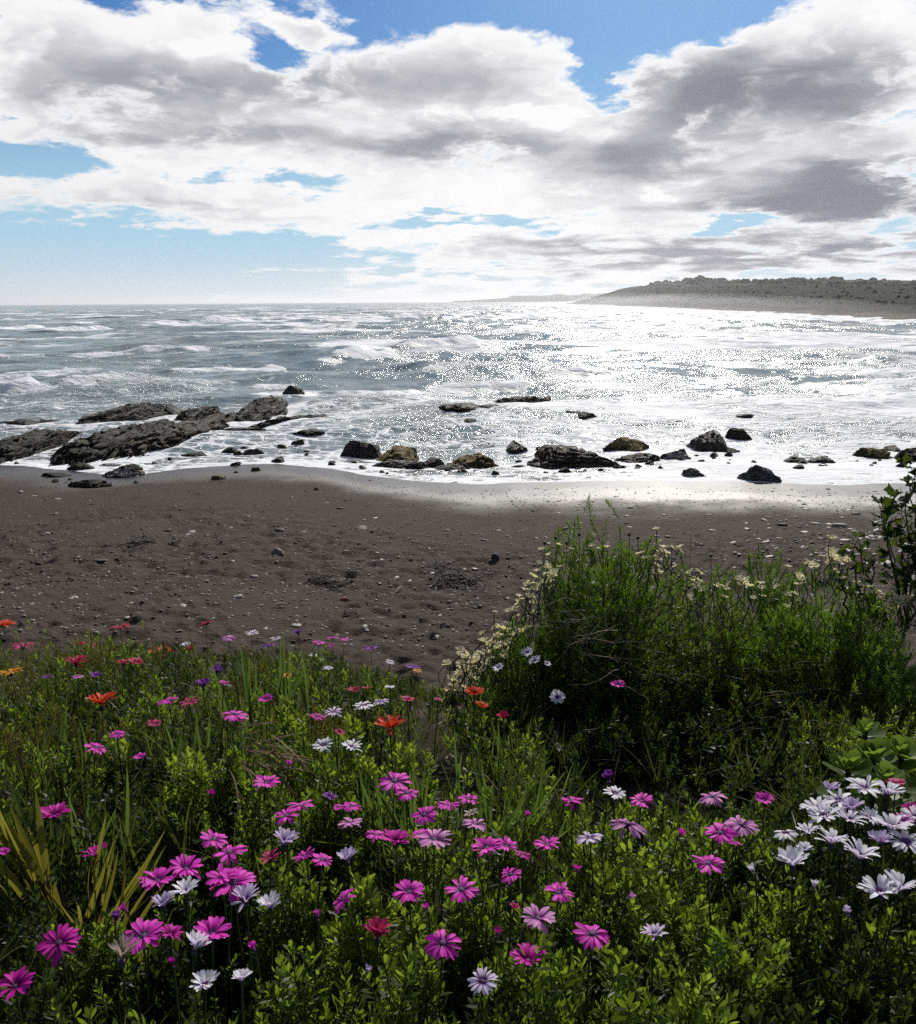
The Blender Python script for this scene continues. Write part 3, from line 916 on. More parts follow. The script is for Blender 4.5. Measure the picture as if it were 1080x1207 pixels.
for key, m_ in (('pale', M_PALE), ('grey', M_GREY)):
    PEB[key] = [mesh_np(key + '_pebble', *pebble_shape(40 + i, .13 + .05 * i), m_) for i in range(5)]
def sand_point(px, py):
    p = ground_hit(px, py)
    return p
rs = np.random.default_rng(21)
cand = []
def add_peb(px, py, wpx, kind):
    cand.append((px, py, wpx, kind))
while len(cand) < 900:
    px, py = rs.uniform(-20, 1085), 560 + 225 * rs.beta(1.3, 1.9)
    band = math.exp(-((py - 655) / 42.0) ** 2) + .35
    if rs.random() > band * (.55 + .9 * float(noise2(np.array(px * .012), np.array(py * .03), 4))):
        continue
    if py < 590 and 380 < px < 1000 and rs.random() < .75:
        continue
    add_peb(px, py, rs.lognormal(math.log(4.3), .42), 'pale' if rs.random() < .46 else 'grey')
for k in range(150):                                    # the shelly patch in front of the right shrubs
    add_peb(rs.normal(955, 55), rs.normal(634, 20), rs.lognormal(math.log(6.2), .4), 'pale' if rs.random() < .62 else 'grey')
for a in ((350, 737, 14, 'pale'), (395, 735, 13, 'pale'), (430, 739, 11, 'pale'), (433, 743, 10, 'pale'), (470, 744, 17, 'pale'), (405, 724, 9, 'pale'), (516, 751, 13, 'pale'), (280, 704, 14, 'pale'), (216, 714, 12, 'pale'),
          (150, 728, 10, 'pale'), (300, 680, 12, 'pale'), (243, 685, 10, 'pale'), (197, 626, 13, 'grey'), (270, 624, 16, 'grey'), (427, 623, 18, 'grey'), (331, 626, 14, 'grey'), (118, 661, 20, 'grey'), (570, 637, 9, 'grey'), (588, 626, 12, 'grey'), (665, 624, 12, 'grey'), (92, 657, 10, 'pale')):
    add_peb(*a)
cand.sort(key=lambda c: -c[2])
few = 0
PLAB = {'pale': 'pale flat pebble or shell lying on the dark sand', 'grey': 'dark flat stone lying on the dark sand'}
rest_v, rest_f, off = {'pale': [], 'grey': []}, {'pale': [], 'grey': []}, {'pale': 0, 'grey': 0}
for px, py, wpx, kd in cand:
    p = sand_point(px, py)
    dep = float((p - CAM) @ CF)
    sz = wpx * dep / F * .42
    ang = rs.uniform(0, 6.28)
    if p[1] > 31 or p[2] < .03:
        continue
    if few < 290:
        o = link(kd + '_pebble', PEB[kd][rs.integers(5)], loc=(p[0], p[1], p[2] + sz * .08), label=PLAB[kd], cat='pebble', group=kd + ' pebbles scattered over the sand')
        o.scale = (sz * 1.15, sz * rs.uniform(.6, 1.0), sz * rs.uniform(.8, 1.3))
        o.rotation_euler = (rs.normal(0, .12), rs.normal(0, .12), ang)
        few += 1
    else:
        v, f = ICO[1]
        q = v * np.array([sz * 1.15, sz * .8, sz * .4]) * (.8 + .3 * rs.random((len(v), 1)))
        c, s_ = math.cos(ang), math.sin(ang)
        q = np.stack([q[:, 0] * c - q[:, 1] * s_, q[:, 0] * s_ + q[:, 1] * c, q[:, 2]], 1) + p
        rest_v[kd].append(q); rest_f[kd].append(f + off[kd]); off[kd] += len(v)
for k in range(9000):                                   # grit
    px, py = rs.uniform(-20, 1085), 556 + 230 * rs.beta(1.2, 1.7)
    p = on_plane(px, py, .5)
    z = float(beach_base(p[0], p[1]))
    p = on_plane(px, py, z); p[2] = float(beach_z(p[0], p[1]))
    if p[2] < .05 or rs.random() > .25 + 1.1 * float(noise2(np.array(p[0] * .9), np.array(p[1] * .7), 14)): continue
    kd = 'pale' if rs.random() < .4 else 'grey'
    sz = rs.uniform(.008, .034)
    v, f = ICO[1]
    q = v * np.array([sz * 1.3, sz, sz * .6]) + p
    rest_v[kd].append(q); rest_f[kd].append(f + off[kd]); off[kd] += len(v)
for kd in rest_v:
    link('small_' + kd + '_shingle', mesh_np('small_' + kd + '_shingle', np.concatenate(rest_v[kd]), np.concatenate(rest_f[kd]), M_PALE if kd == 'pale' else M_GREY, True), kind='stuff', label='small scattered ' + kd + ' shingle and shell grit on the sand')
for nm, px, py, wpx, hpx, m_, lab in (('stone', 408, 708, 15, 9, M_RED, 'reddish brown stone alone on the trodden sand'), ('stone', 328, 652, 16, 12, M_TAN, 'rounded tan stone standing out on the sand'),
                                      ('stone', 46, 666, 12, 8, M_GREY, 'dark rounded stone on the sand at left'), ('stone', 585, 657, 13, 10, M_GREY, 'dark upright stone on the sand in the middle')):
    p = sand_point(px, py); dep = float((p - CAM) @ CF)
    q, f = rock_shape(wpx * dep / F, wpx * dep / F * .7, hpx * dep / F * .62, int(px), .6, 0, 0, 3)
    link(nm, mesh_np(nm, q, f, m_), loc=(p[0], p[1], p[2] - .01), label=lab, cat='stone')

# tubes: driftwood, weed, stems
def tube_np(pts, rad, k=5):
    pts = np.asarray(pts, float); n = len(pts)
    rad = np.broadcast_to(np.asarray(rad, float), (n,))
    t = np.gradient(pts, axis=0); t /= np.linalg.norm(t, axis=1)[:, None] + 1e-9
    ref = np.array([0.31, 0.77, 0.55])
    a = np.cross(t, ref); a /= np.linalg.norm(a, axis=1)[:, None] + 1e-9
    b_ = np.cross(t, a)
    ang = np.arange(k) * 2 * math.pi / k
    v = pts[:, None, :] + rad[:, None, None] * (np.cos(ang)[None, :, None] * a[:, None, :] + np.sin(ang)[None, :, None] * b_[:, None, :])
    f = [(i * k + j, i * k + (j + 1) % k, (i + 1) * k + (j + 1) % k, (i + 1) * k + j) for i in range(n - 1) for j in range(k)]
    return v.reshape(-1, 3), np.array(f, np.int32)
def join_np(parts):
    vs, fs, o = [], [], 0
    for v, f in parts:
        vs.append(v); fs.append(f + o); o += len(v)
    return np.concatenate(vs), np.concatenate(fs)
M_WEED = simple_mat('dry_weed', (.010, .007, .005), (.040, .024, .015), .8)
M_STICK = simple_mat('bleached_stick', (.20, .16, .11), (.34, .29, .22), .8)
for px, py, wpx, n, lab in ((535, 690, 70, 90, 'tangled heap of dark seaweed on the sand left of the large shrub'), (520, 672, 34, 16, 'small tuft of dark seaweed above the tangled heap'), (375, 688, 30, 14, 'small dark scrap of seaweed on the trodden sand'),
                            (165, 640, 34, 20, 'thin dark line of weed on the sand at left')):
    p = sand_point(px, py); dep = float((p - CAM) @ CF); w = wpx * dep / F / 2
    parts = []
    for k in range(n):
        c = np.array([rs.normal(0, w * .55), rs.normal(0, w * .7), 0])
        a = rs.uniform(0, 6.28); L = rs.uniform(.10, .35)
        t = np.linspace(-1, 1, 6)
        q = np.stack([c[0] + np.cos(a) * t * L, c[1] + np.sin(a) * t * L + .05 * np.sin(t * 4 + k), .012 + .035 * (1 - t * t) * rs.uniform(.1, 1.5) + .01 * np.sin(t * 5)], 1)
        parts.append(tube_np(q, rs.uniform(.005, .013), 4))
    link('seaweed_heap', mesh_np('seaweed_heap', *join_np(parts), M_WEED), loc=tuple(p), label=lab, cat='seaweed', kind=None)
for px, py, wpx, a, lab in ((162, 588, 24, .15, 'short bleached stick near the waterline at left'), (235, 583, 12, -.3, 'tiny pale stick on the damp sand'), (470, 697, 16, .9, 'pale twig sticking up beside the seaweed heap'), (330, 716, 20, .2, 'pale driftwood sliver on the trodden sand')):
    p = sand_point(px, py); dep = float((p - CAM) @ CF); L = wpx * dep / F / 2
    t = np.linspace(-1, 1, 6)
    q = np.stack([np.cos(a) * t * L, np.sin(a) * t * L * 2, .03 + .03 * np.sin(t * 2 + 1)], 1)
    link('driftwood', mesh_np('driftwood', *tube_np(q, .016 * (1.2 - np.abs(t)), 5), M_STICK), loc=tuple(p), label=lab, cat='driftwood')
# ================================================================== plants
def leaf_mat(name, c0, c1, tr, gloss=.46, spec=.22, tmix=.45):
    m, nt, b, out = mat(name)
    tint = nt.attr('tint')
    oi = nt.node('ShaderNodeObjectInfo').outputs['Random']
    geo = nt.node('ShaderNodeNewGeometry').outputs['Position']
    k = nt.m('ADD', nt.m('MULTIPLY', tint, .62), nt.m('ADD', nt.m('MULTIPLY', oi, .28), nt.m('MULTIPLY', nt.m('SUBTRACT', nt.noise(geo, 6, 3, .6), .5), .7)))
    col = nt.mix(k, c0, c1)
    nt.put(b.inputs['Base Color'], col)
    b.inputs['Roughness'].default_value = gloss
    b.inputs['Specular IOR Level'].default_value = spec
    t = nt.node('ShaderNodeBsdfTranslucent')
    nt.put(t.inputs['Color'], nt.mul(1.0, nt.mix(k, tuple(.55 * x for x in tr), tr), (1, 1, 1)))
    mx = nt.node('ShaderNodeMixShader')
    mx.inputs[0].default_value = tmix
    nt.l.new(b.outputs[0], mx.inputs[1]); nt.l.new(t.outputs[0], mx.inputs[2])
    nt.l.new(mx.outputs[0], out.inputs['Surface'])
    return m
ML = {
 'daisy': leaf_mat('daisy_leaf', (.018, .036, .008), (.068, .110, .016), (.29, .44, .030)),
 'lime': leaf_mat('lime_leaf', (.050, .085, .010), (.120, .175, .022), (.42, .56, .045)),
 'fine': leaf_mat('feathery_leaf', (.016, .036, .007), (.064, .116, .015), (.20, .35, .022)),
 'fleshy': leaf_mat('fleshy_leaf', (.040, .075, .014), (.085, .140, .024), (.24, .36, .040)),
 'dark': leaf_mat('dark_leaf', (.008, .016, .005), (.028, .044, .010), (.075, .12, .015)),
 'strap': leaf_mat('strap_leaf', (.018, .036, .011), (.050, .084, .024), (.13, .21, .034), .42),
 'yellow': leaf_mat('yellow_blade', (.075, .080, .012), (.135, .130, .025), (.30, .28, .035)),
 'grass': leaf_mat('grass_blade', (.012, .021, .006), (.054, .058, .016), (.13, .16, .025)),
 'dry': leaf_mat('dry_leaf', (.070, .045, .024), (.22, .155, .085), (.18, .12, .06), .6),
 'olive': leaf_mat('olive_leaf', (.026, .028, .008), (.080, .074, .016), (.22, .21, .030)),
}
M_STEM = simple_mat('green_stem', (.022, .040, .012), (.060, .080, .026), .6)
M_TANTWIG = simple_mat('tan_twig', (.05, .038, .024), (.20, .155, .10), .8)
M_TWIG = simple_mat('dry_twig', (.035, .024, .016), (.13, .095, .065), .8)

def canopy_drop(y):
    return np.interp(y, [-1, 0.5, .9, 1.06, 1.5, 1.9, 2.6, 3.2, 3.6, 4.2], [.80, .83, .87, .90, .95, 1.02, 1.2, 1.36, 1.50, 1.9])
def canopy_hit(px, py, lift=0.0):
    d = ray(px, py)
    lo, hi = .3, 6.0
    for _ in range(40):
        t = (lo + hi) / 2
        p = CAM + d * t
        if p[2] > CAM[2] - canopy_drop(p[1]) + lift: lo = t
        else: hi = t
    return CAM + d * lo
def at_depth(px, py, y):
    d = ray(px, py)
    return CAM + d * (y / d[1])
CREST = ([-80, 0, 130, 230, 300, 430, 500, 540, 600, 700, 1100], [745, 742, 738, 745, 758, 772, 790, 806, 812, 816, 820])

rv = np.random.default_rng(4)
def strip(L, W, rows, prof, bend=0.0, fold=0.0, wide=2, twist=0.0):
    """a leaf along +X with its face up; prof gives the half width along its length"""
    t = np.linspace(0, 1, rows)
    a = bend * t
    x = np.cumsum(np.r_[0, np.cos(a[:-1])]) * L / (rows - 1)
    z = np.cumsum(np.r_[0, np.sin(a[:-1])]) * L / (rows - 1)
    w = np.interp(t, np.linspace(0, 1, len(prof)), prof) * W * .5
    cols = (-1, 1) if wide == 2 else (-1, 0, 1)
    v = np.stack([np.stack([x, w * c * np.cos(twist * t), z + abs(c) * w * fold + w * c * np.sin(twist * t)], 1) for c in cols], 1).reshape(-1, 3)
    return v, grid_faces(rows, len(cols))
SPAT = [.22, .34, .7, 1.0, .82, .12]
OVAL = [.15, .75, 1.0, .85, .1]
BLADE = [.8, 1.0, .95, .8, .55, .05]
def rotmat(az, el, roll=0.0):
    """turns +X towards azimuth az and up by el"""
    ca, sa, ce, se = math.cos(az), math.sin(az), math.cos(el), math.sin(el)
    Mx = np.array([[ca * ce, -sa, -ca * se], [sa * ce, ca, -sa * se], [se, 0, ce]])
    if roll:
        cr, sr = math.cos(roll), math.sin(roll)
        Mx = Mx @ np.array([[1, 0, 0], [0, cr, -sr], [0, sr, cr]])
    return Mx
class Bag:
    def __init__(s): s.v, s.f, s.t, s.n = [], [], [], 0
    def add(s, v, f, tint):
        s.v.append(v); s.f.append(np.asarray(f) + s.n); s.t.append(np.full(len(v), tint) if np.isscalar(tint) else tint); s.n += len(v)
    def arrays(s): return np.concatenate(s.v), np.concatenate(s.f), np.concatenate(s.t)
    def mesh(s, name, material, smooth=True):
        v, f, t = s.arrays()
        return mesh_np(name, v, f, material, smooth, {'tint': t})

def sprig_daisy(r, L=.10, n=19, ll=.029, lw=.0078, prof=SPAT):
    B = Bag()
    v, f = tube_np([(0, 0, 0), (0, 0, L * .5), (0, 0, L * .95)], .0013, 3); B.add(v, f, .2)
    for k in range(n):
        t = (k + .5) / n
        h = L * (.18 + .82 * t)
        l = ll * r.uniform(.75, 1.2) * (1.0 - .45 * max(0, t - .6) / .4)
        v, f = strip(l, lw * r.uniform(.8, 1.2), 5, prof, r.uniform(-.3, .6))
        v = v @ rotmat(k * 2.4 + r.normal(0, .3), .35 + .75 * t + r.normal(0, .18), r.normal(0, .5)).T + np.array([0, 0, h])
        B.add(v, f, np.clip(.25 + .5 * t + r.normal(0, .16), 0, 1))
    return B.arrays()
def sprig_fine(r, L=.085, n=28, ll=.024, lw=.0027):
    B = Bag()
    v, f = tube_np([(0, 0, 0), (.004, 0, L * .5), (0, .003, L)], .0012, 3); B.add(v, f, .25)
    for k in range(n):
        t = (k + .5) / n
        l = ll * r.uniform(.7, 1.25) * (1 - .3 * t)
        R3 = rotmat(k * 2.4 + r.normal(0, .4), .55 + .5 * t + r.normal(0, .2), r.normal(0, .6))
        v, f = strip(l, lw * r.uniform(.8, 1.3), 3, [.7, 1, .3], r.uniform(-.4, .5))
        B.add(v @ R3.T + np.array([0, 0, L * (.12 + .88 * t)]), f, np.clip(.2 + .5 * t + r.normal(0, .18), 0, 1))
        if k % 2 == 0:                                   # side lobe of the divided leaf
            v2, f2 = strip(l * .5, lw * .9, 2, [.9, .3])
            q = v2 @ rotmat(r.choice([-.8, .8]), .1).T + np.array([l * .5, 0, 0])
            B.add(q @ R3.T + np.array([0, 0, L * (.12 + .88 * t)]), f2, np.clip(.3 + .5 * t + r.normal(0, .18), 0, 1))
    return B.arrays()
def sprig_grass(r, L=.16, n=8, lw=.004):
    B = Bag()
    for k in range(n):
        v, f = strip(L * r.uniform(.5, 1.15), lw * r.uniform(.7, 1.3), 5, BLADE, r.uniform(-.9, .1))
        B.add(v @ rotmat(r.uniform(0, 6.28), r.uniform(.9, 1.45), r.normal(0, .5)).T + np.r_[r.normal(0, .012, 2), 0], f, r.uniform(0, 1))
    return B.arrays()
TEMPL = {
 'daisy': [sprig_daisy(rv) for _ in range(7)],
 'lime': [sprig_daisy(rv, .09, 18, .033, .0095) for _ in range(6)],
 'fine': [sprig_fine(rv) for _ in range(7)],
 'dark': [sprig_daisy(rv, .10, 15, .027, .0085, OVAL) for _ in range(5)],
 'grass': [sprig_grass(rv) for _ in range(8)],
 'olive': [sprig_fine(rv, .12, 22, .026, .0032) for _ in range(5)],
}
SPRIG = {k: [mesh_np(k + '_sprig', v, f, ML[k], True, {'tint': t}) for v, f, t in L] for k, L in TEMPL.items()}

def frame_from(d, roll):
    d = np.asarray(d, float); d = d / np.linalg.norm(d)
    q = Vector(d).to_track_quat('Z', 'Y') @ Quaternion((0, 0, 1), roll)
    return q
def bake(B, tpl, p, q, s, dt=0.0):
    v, f, t = tpl
    B.add((v * s) @ np.array(q.to_matrix()).T + np.asarray(p), f, np.clip(t + dt, 0, 1))

def thing(name, loc, label, cat, group=None, rz=0.0):
    o = bpy.data.objects.new(name, None)
    o.empty_display_size = .05
    COL.objects.link(o)
    o.location = loc
    o.rotation_euler = (0, 0, rz)
    o['label'] = label; o['category'] = cat
    if group: o['group'] = group
    return o
def part(name, me, parent, loc=(0, 0, 0), q=None, s=1.0):
    o = bpy.data.objects.new(name, me)
    COL.objects.link(o)
    o.parent = parent
    o.location = loc
    if q is not None:
        o.rotation_mode = 'QUATERNION'; o.rotation_quaternion = q
    o.scale = (s, s, s) if np.isscalar(s) else s
    return o

def bush(label, base, rx, ry, H, kind, n_sprig, n_fill, group, up=.8, size=1.0, name='daisy_bush', cat='bush', kind2=None, lean=0.0, sprig_name='sprig'):
    """a mounded plant: separate leafy sprigs over its dome and a mass of inner foliage"""
    t = thing(name, base, label, cat, group)
    B = Bag()
    st = []
    for k in range(n_sprig + n_fill):
        th = rv.uniform(0, 2 * math.pi)
        c = rv.uniform(-.05, 1.0)                         # sine of the height on the dome
        s_ = math.sqrt(max(0, 1 - c * c))
        lump = .66 + .66 * float(noise3(np.array(math.cos(th) * 2.3 + base[0] * 5), np.array(math.sin(th) * 2.3 + base[1] * 5), np.array(c * 2.6), 9))
        rad = lump * (rv.uniform(.88, 1.04) if k < n_sprig else rv.uniform(.45, 1.0) ** .7)
        n = np.array([s_ * math.cos(th), s_ * math.sin(th), c])
        surf = np.array([n[0] * rx, n[1] * ry, max(n[2], .02) * H]) * rad
        d = n * .75 + np.array([0, lean, up]) + rv.normal(0, .30, 3)
        d /= np.linalg.norm(d)
        kk = kind2 if (kind2 and rv.random() < .3) else kind
        sc = size * rv.uniform(.75, 1.25)
        p = surf - d * .085 * sc
        q = frame_from(d, rv.uniform(0, 6.28))
        if k < n_sprig:
            part(sprig_name, SPRIG[kk][rv.integers(len(SPRIG[kk]))], t, p, q, sc)
        elif kk == kind:
            T = TEMPL[kk]
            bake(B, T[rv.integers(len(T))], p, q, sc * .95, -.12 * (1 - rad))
        if k % 9 == 0:
            st.append(tube_np([(surf[0] * .12, surf[1] * .12, -.02), (surf[0] * .4, surf[1] * .4, surf[2] * .55), tuple(p)], [.004, .003, .0016], 4))
    fo = part('foliage', B.mesh('foliage', ML[kind]), t)
    fo['kind'] = 'stuff'
    part('branch', mesh_np('branch', *join_np(st), M_TWIG), t)['kind'] = 'stuff'
    return t

def base_at(px, py, dy=0.0):
    p = canopy_hit(px, py)
    g = float(bank_z(p[0], p[1] + dy))
    return np.array([p[0], p[1] + dy, g]), float(p[2] - g), float((p - CAM) @ CF)

G_B = 'leafy daisy bushes on the bank'
#  px, py of the top, width px, kind, top drop, label
BUSHES = [
 (770, 1010, 240, 'lime', .03, 'bright light green daisy bush, the largest mound low on the right'),
 (655, 1130, 130, 'daisy', .03, 'green daisy bush below the dark cupped magenta flower'),
 (870, 1090, 170, 'daisy', .04, 'mid green daisy bush right of the bright light green mound'),
 (735, 1150, 130, 'daisy', .05, 'dark green daisy bush at the lower edge under the flat magenta flower'),
 (990, 1100, 190, 'dark', .06, 'shaded dark daisy bush below the white daisy cluster'),
 (820, 1170, 130, 'lime', .04, 'light green daisy bush at the bottom edge, right of centre'),
 (470, 1130, 170, 'daisy', .03, 'daisy bush at the bottom centre under the ringed pink flower'),
 (345, 1120, 150, 'daisy', .04, 'daisy bush between the two white cupped flowers at the bottom left'),
 (240, 1180, 140, 'dark', .05, 'dark daisy bush at the bottom edge under the small white cupped flower'),
 (425, 1040, 130, 'lime', .04, 'fresh green daisy bush left of the round pink flower'),
 (560, 1030, 140, 'daisy', .04, 'daisy bush behind the two round pink flowers of the middle row'),
 (335, 1020, 120, 'daisy', .04, 'daisy bush around the lilac cupped flower'),
 (190, 1090, 120, 'dark', .05, 'dark daisy bush around the big flat magenta flower at left'),
 (120, 1050, 140, 'daisy', .06, 'sparse green daisy bush below the yellow green blades'),
 (40, 1120, 160, 'dark', .06, 'dark daisy bush in the lower left corner'),
 (930, 1030, 130, 'daisy', .05, 'daisy bush carrying the white cupped flower left of the white cluster'),
 (1040, 1040, 140, 'daisy', .05, 'daisy bush under the pair of white daisies at the right edge'),
 (700, 965, 90, 'lime', .03, 'small light green daisy bush at the foot of the shaded hollow'),
 (385, 905, 120, 'daisy', .03, 'daisy bush below the two white side-on flowers'),
 (225, 900, 90, 'lime', .02, 'lime green rosette bush left of the dry leaves'),
 (345, 830, 66, 'lime', .01, 'small lime green bush below the dark upright blades'),
 (158, 745, 90, 'lime', .0, 'lime green bush standing against the sand at the upper left'),
 (240, 748, 60, 'daisy', .0, 'small green bush against the sand with a red flower behind it'),
 (330, 780, 90, 'daisy', .03, 'green bush near the crest below the row of pink flowers'),
 (440, 792, 100, 'daisy', .03, 'low green bush at the crest below the purple flower'),
 (130, 850, 70, 'lime', .03, 'pale green bush below the red gazania'),
 (20, 752, 90, 'daisy', .0, 'dark green bush under the orange red flower at the left edge'),
 (105, 765, 80, 'lime', .0, 'yellow green bush beside the crimson flowers at the upper left'),
 (290, 768, 60, 'lime', .0, 'small yellow green bush left of the dark upright blades'),
 (385, 782, 80, 'daisy', .0, 'dense green bush under the pink trio on the crest'),
 (180, 805, 90, 'daisy', .02, 'green bush between the two larger red gazanias'),
 (420, 850, 80, 'lime', .03, 'fresh green bush above the white side-on pair'),
 (270, 890, 80, 'daisy', .03, 'green bush beside the tip of the dry leaves'),
 (45, 830, 110, 'olive', .03, 'olive green bush at the left edge below the yellow flower'),
 (70, 785, 70, 'daisy', .02, 'small bush under the crimson flowers at the upper left'),
 (480, 860, 90, 'lime', .04, 'lime bush beside the large orange red gazania'),
 (270, 990, 110, 'dark', .08, 'dark bush in the shaded gap above the double magenta flower'),
 (600, 1090, 100, 'daisy', .05, 'daisy bush between the ringed pink flower and the bent magenta flower'),
 (760, 880, 70, 'lime', .14, 'single light sprig bush in the dark hollow under the shrub'),
 (870, 940, 90, 'daisy', .08, 'thin green daisy bush left of the magenta flower in the hollow'),
 (950, 960, 110, 'dark', .06, 'dark daisy bush under the left part of the white cluster'),
 (500, 1060, 100, 'daisy', .05, 'daisy bush between the two round pink flowers and the fresh green bush'),
 (560, 1175, 130, 'dark', .05, 'dark daisy bush at the bottom edge under the lilac flower'),
 (130, 1180, 120, 'dark', .06, 'dark leafy bush at the bottom edge beside the withered white flower'),
 (1050, 1170, 150, 'dark', .07, 'deep shaded daisy bush in the lower right corner'),
 (920, 1180, 140, 'dark', .06, 'dark daisy bush at the bottom edge right of the light green bush'),
]
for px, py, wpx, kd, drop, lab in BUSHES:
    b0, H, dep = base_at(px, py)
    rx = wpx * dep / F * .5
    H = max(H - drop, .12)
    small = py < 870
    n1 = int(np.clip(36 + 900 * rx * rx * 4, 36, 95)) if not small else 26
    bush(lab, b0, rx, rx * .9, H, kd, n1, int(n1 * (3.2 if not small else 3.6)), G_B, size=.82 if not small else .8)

# the large flowering shrubs at the right, between the bank and the beach
G_S = 'tall white flowering shrubs at the right of the bank'
def shrub(label, px, py_top, y, wpx, ry, kd, n1, n2, kind2=None, size=1.0, squash=1.0, lean=0.0):
    p = at_depth(px, py_top, y)
    dep = float((p - CAM) @ CF)
    g = float(bank_z(p[0], y))
    rx = wpx * dep / F * .5
    return bush(label, (p[0], y, g), rx, ry, (p[2] - g) * squash, kd, n1, n2, G_S, up=.42, size=size, name='flowering_shrub', cat='shrub', kind2=kind2, lean=lean)
shrub('tall rounded bright green shrub, highest and leftmost of the white flowering shrubs', 718, 634, 3.10, 215, .50, 'fine', 260, 2300, size=1.05)
shrub('left flank shrub sloping to the sand, densely set with small cream daisies', 622, 730, 3.05, 190, .42, 'fine', 150, 1500, size=.95)
shrub('brownish thinning shrub between the tall rounded shrub and the bright green one', 850, 688, 3.05, 200, .45, 'fine', 170, 1300, 'olive', size=1.0)
shrub('narrow tufted shrub top rising beside the thinning shrub', 905, 674, 3.20, 90, .30, 'fine', 80, 550, size=1.0)
shrub('wide vivid green feathery shrub in front at the right edge', 1010, 715, 2.75, 260, .45, 'fine', 260, 2600, size=.95)
shrub('feathery green shrub behind the vivid one, edged with cream daisies', 960, 680, 3.25, 170, .40, 'fine', 130, 1000, size=1.0)
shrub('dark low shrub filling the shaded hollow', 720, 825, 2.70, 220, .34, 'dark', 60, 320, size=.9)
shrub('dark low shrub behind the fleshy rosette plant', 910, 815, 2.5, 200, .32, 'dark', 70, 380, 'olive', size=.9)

# dry twigs and dead stems in the shrubs
def dead_twig(label, px, py, y, n, L, spread, mats):
    p = at_depth(px, py, y)
    t = thing('dry_branch', tuple(p), label, 'branch')
    for k in range(n):
        a = rv.normal(0, spread)
        d = np.array([math.sin(a), rv.normal(-.25, .35), math.cos(a) * rv.uniform(.3, 1)])
        d /= np.linalg.norm(d)
        s = np.linspace(0, 1, 7)
        l = L * rv.uniform(.5, 1.2)
        side = rv.normal(0, .35, 3)
        q = rv.normal(0, .07, 3) + d[None] * l * s[:, None] + side[None] * (s[:, None] ** 2) * l * .6 + .006 * np.stack([np.sin(s * 9 + k), np.cos(s * 7 + k), np.sin(s * 8)], 1)
        part('twig', mesh_np('twig', *tube_np(q, .0015 * (1.2 - s), 4), mats), t)
dead_twig('tangle of dry pale twigs on the shaded front of the tall rounded shrub', 690, 745, 2.60, 40, .22, 1.3, M_TANTWIG)
dead_twig('dry brown upright stems in the thinning shrub', 830, 755, 2.62, 34, .24, .4, M_TWIG)
dead_twig('pale bent twigs hanging before the dark hollow', 740, 790, 2.48, 16, .20, 1.5, M_TANTWIG)
dead_twig('thin dead stalks rising from the shaded hollow', 880, 820, 2.3, 18, .22, .6, M_TWIG)
dead_twig('single pale dead stalks at the right of the hollow', 850, 930, 1.75, 4, .16, 1.4, M_TANTWIG)
dead_twig('curled dry stalks under the strap leaved clump', 640, 950, 1.65, 7, .10, 1.2, M_TANTWIG)

# strap leaved clumps: every blade is a leaf of its own
BLM = {}
for key in ('strap', 'yellow', 'dry', 'dark', 'grass'):
    BLM[key] = []
    for i in range(6):
        v, f = strip(1.0, .055 if key != 'yellow' else .075, 9, BLADE, rv.uniform(-.9, -.1), .25, 3, rv.normal(0, .25))
        BLM[key].append(mesh_np('blade', v, f, ML[key], True, {'tint': np.clip(.25 + .5 * v[:, 0] + .1 * i - .2, 0, 1)}))
def clump(label, px, py_base, wpx, L, n, key, spread=.5, lean=(0, 0), lift=-.16, name='strap_leaved_plant', wid=1.0):
    p = canopy_hit(px, py_base)
    g = float(bank_z(p[0], p[1]))
    t = thing(name, (p[0], p[1], g), label, 'plant', 'strap leaved plants among the daisies')
    dep = float((p - CAM) @ CF); w = wpx * dep / F * .5
    top = p[2] - g
    for k in range(n):
        a = rv.uniform(0, 6.28); rr = w * math.sqrt(rv.random())
        az, el = rv.uniform(0, 6.28), math.pi / 2 - abs(rv.normal(0, spread))
        d = np.array([math.cos(az) * math.cos(el) + lean[0], math.sin(az) * math.cos(el) + lean[1], math.sin(el)])
        d /= np.linalg.norm(d)
        el2, az2 = math.asin(d[2]), math.atan2(d[1], d[0])
        Mx = Matrix(rotmat(az2, el2, rv.uniform(0, 6.28)).tolist())
        l = L * rv.uniform(.6, 1.2)
        part('leaf', BLM[key][rv.integers(6)], t, (rr * math.cos(a), rr * math.sin(a) * .6, max(top + lift, .0) * rv.uniform(.5, 1)), Mx.to_quaternion(), (l, l * wid * .75, l * .8))
clump('tall dark upright clump of narrow blades near the crest of the bank', 318, 800, 110, .30, 46, 'strap', .22)
clump('wide clump of grey green strap leaves in the middle, left of the hollow', 520, 905, 150, .20, 60, 'strap', .42)
clump('right wing of strap leaves leaning over the dark hollow', 590, 920, 70, .22, 30, 'strap', .45, (.35, 0))
clump('strap leaved tuft below the large orange red gazania', 450, 900, 70, .18, 26, 'strap', .4)
clump('loose strap leaved tuft around the magenta flower above the dry leaves', 290, 850, 90, .20, 34, 'grass', .4)
clump('thin leaved tuft left of the dry leaves', 175, 925, 110, .18, 44, 'grass', .4)
clump('thin green blades at the left edge of the bank', 30, 865, 90, .18, 40, 'grass', .45)
clump('narrow green blades beside the red gazania', 95, 830, 80, .16, 34, 'grass', .4)
clump('upright blades behind the paired orange flowers by the shrub', 585, 840, 60, .17, 24, 'strap', .3)
clump('blade tuft left of the small lime bush', 250, 800, 80, .18, 34, 'grass', .35)
clump('low blade tuft on the crest, right of the dark upright clump', 395, 810, 90, .13, 36, 'grass', .45)
clump('low blade tuft nearest the end of the crest by the shrub', 490, 815, 60, .13, 26, 'grass', .45)
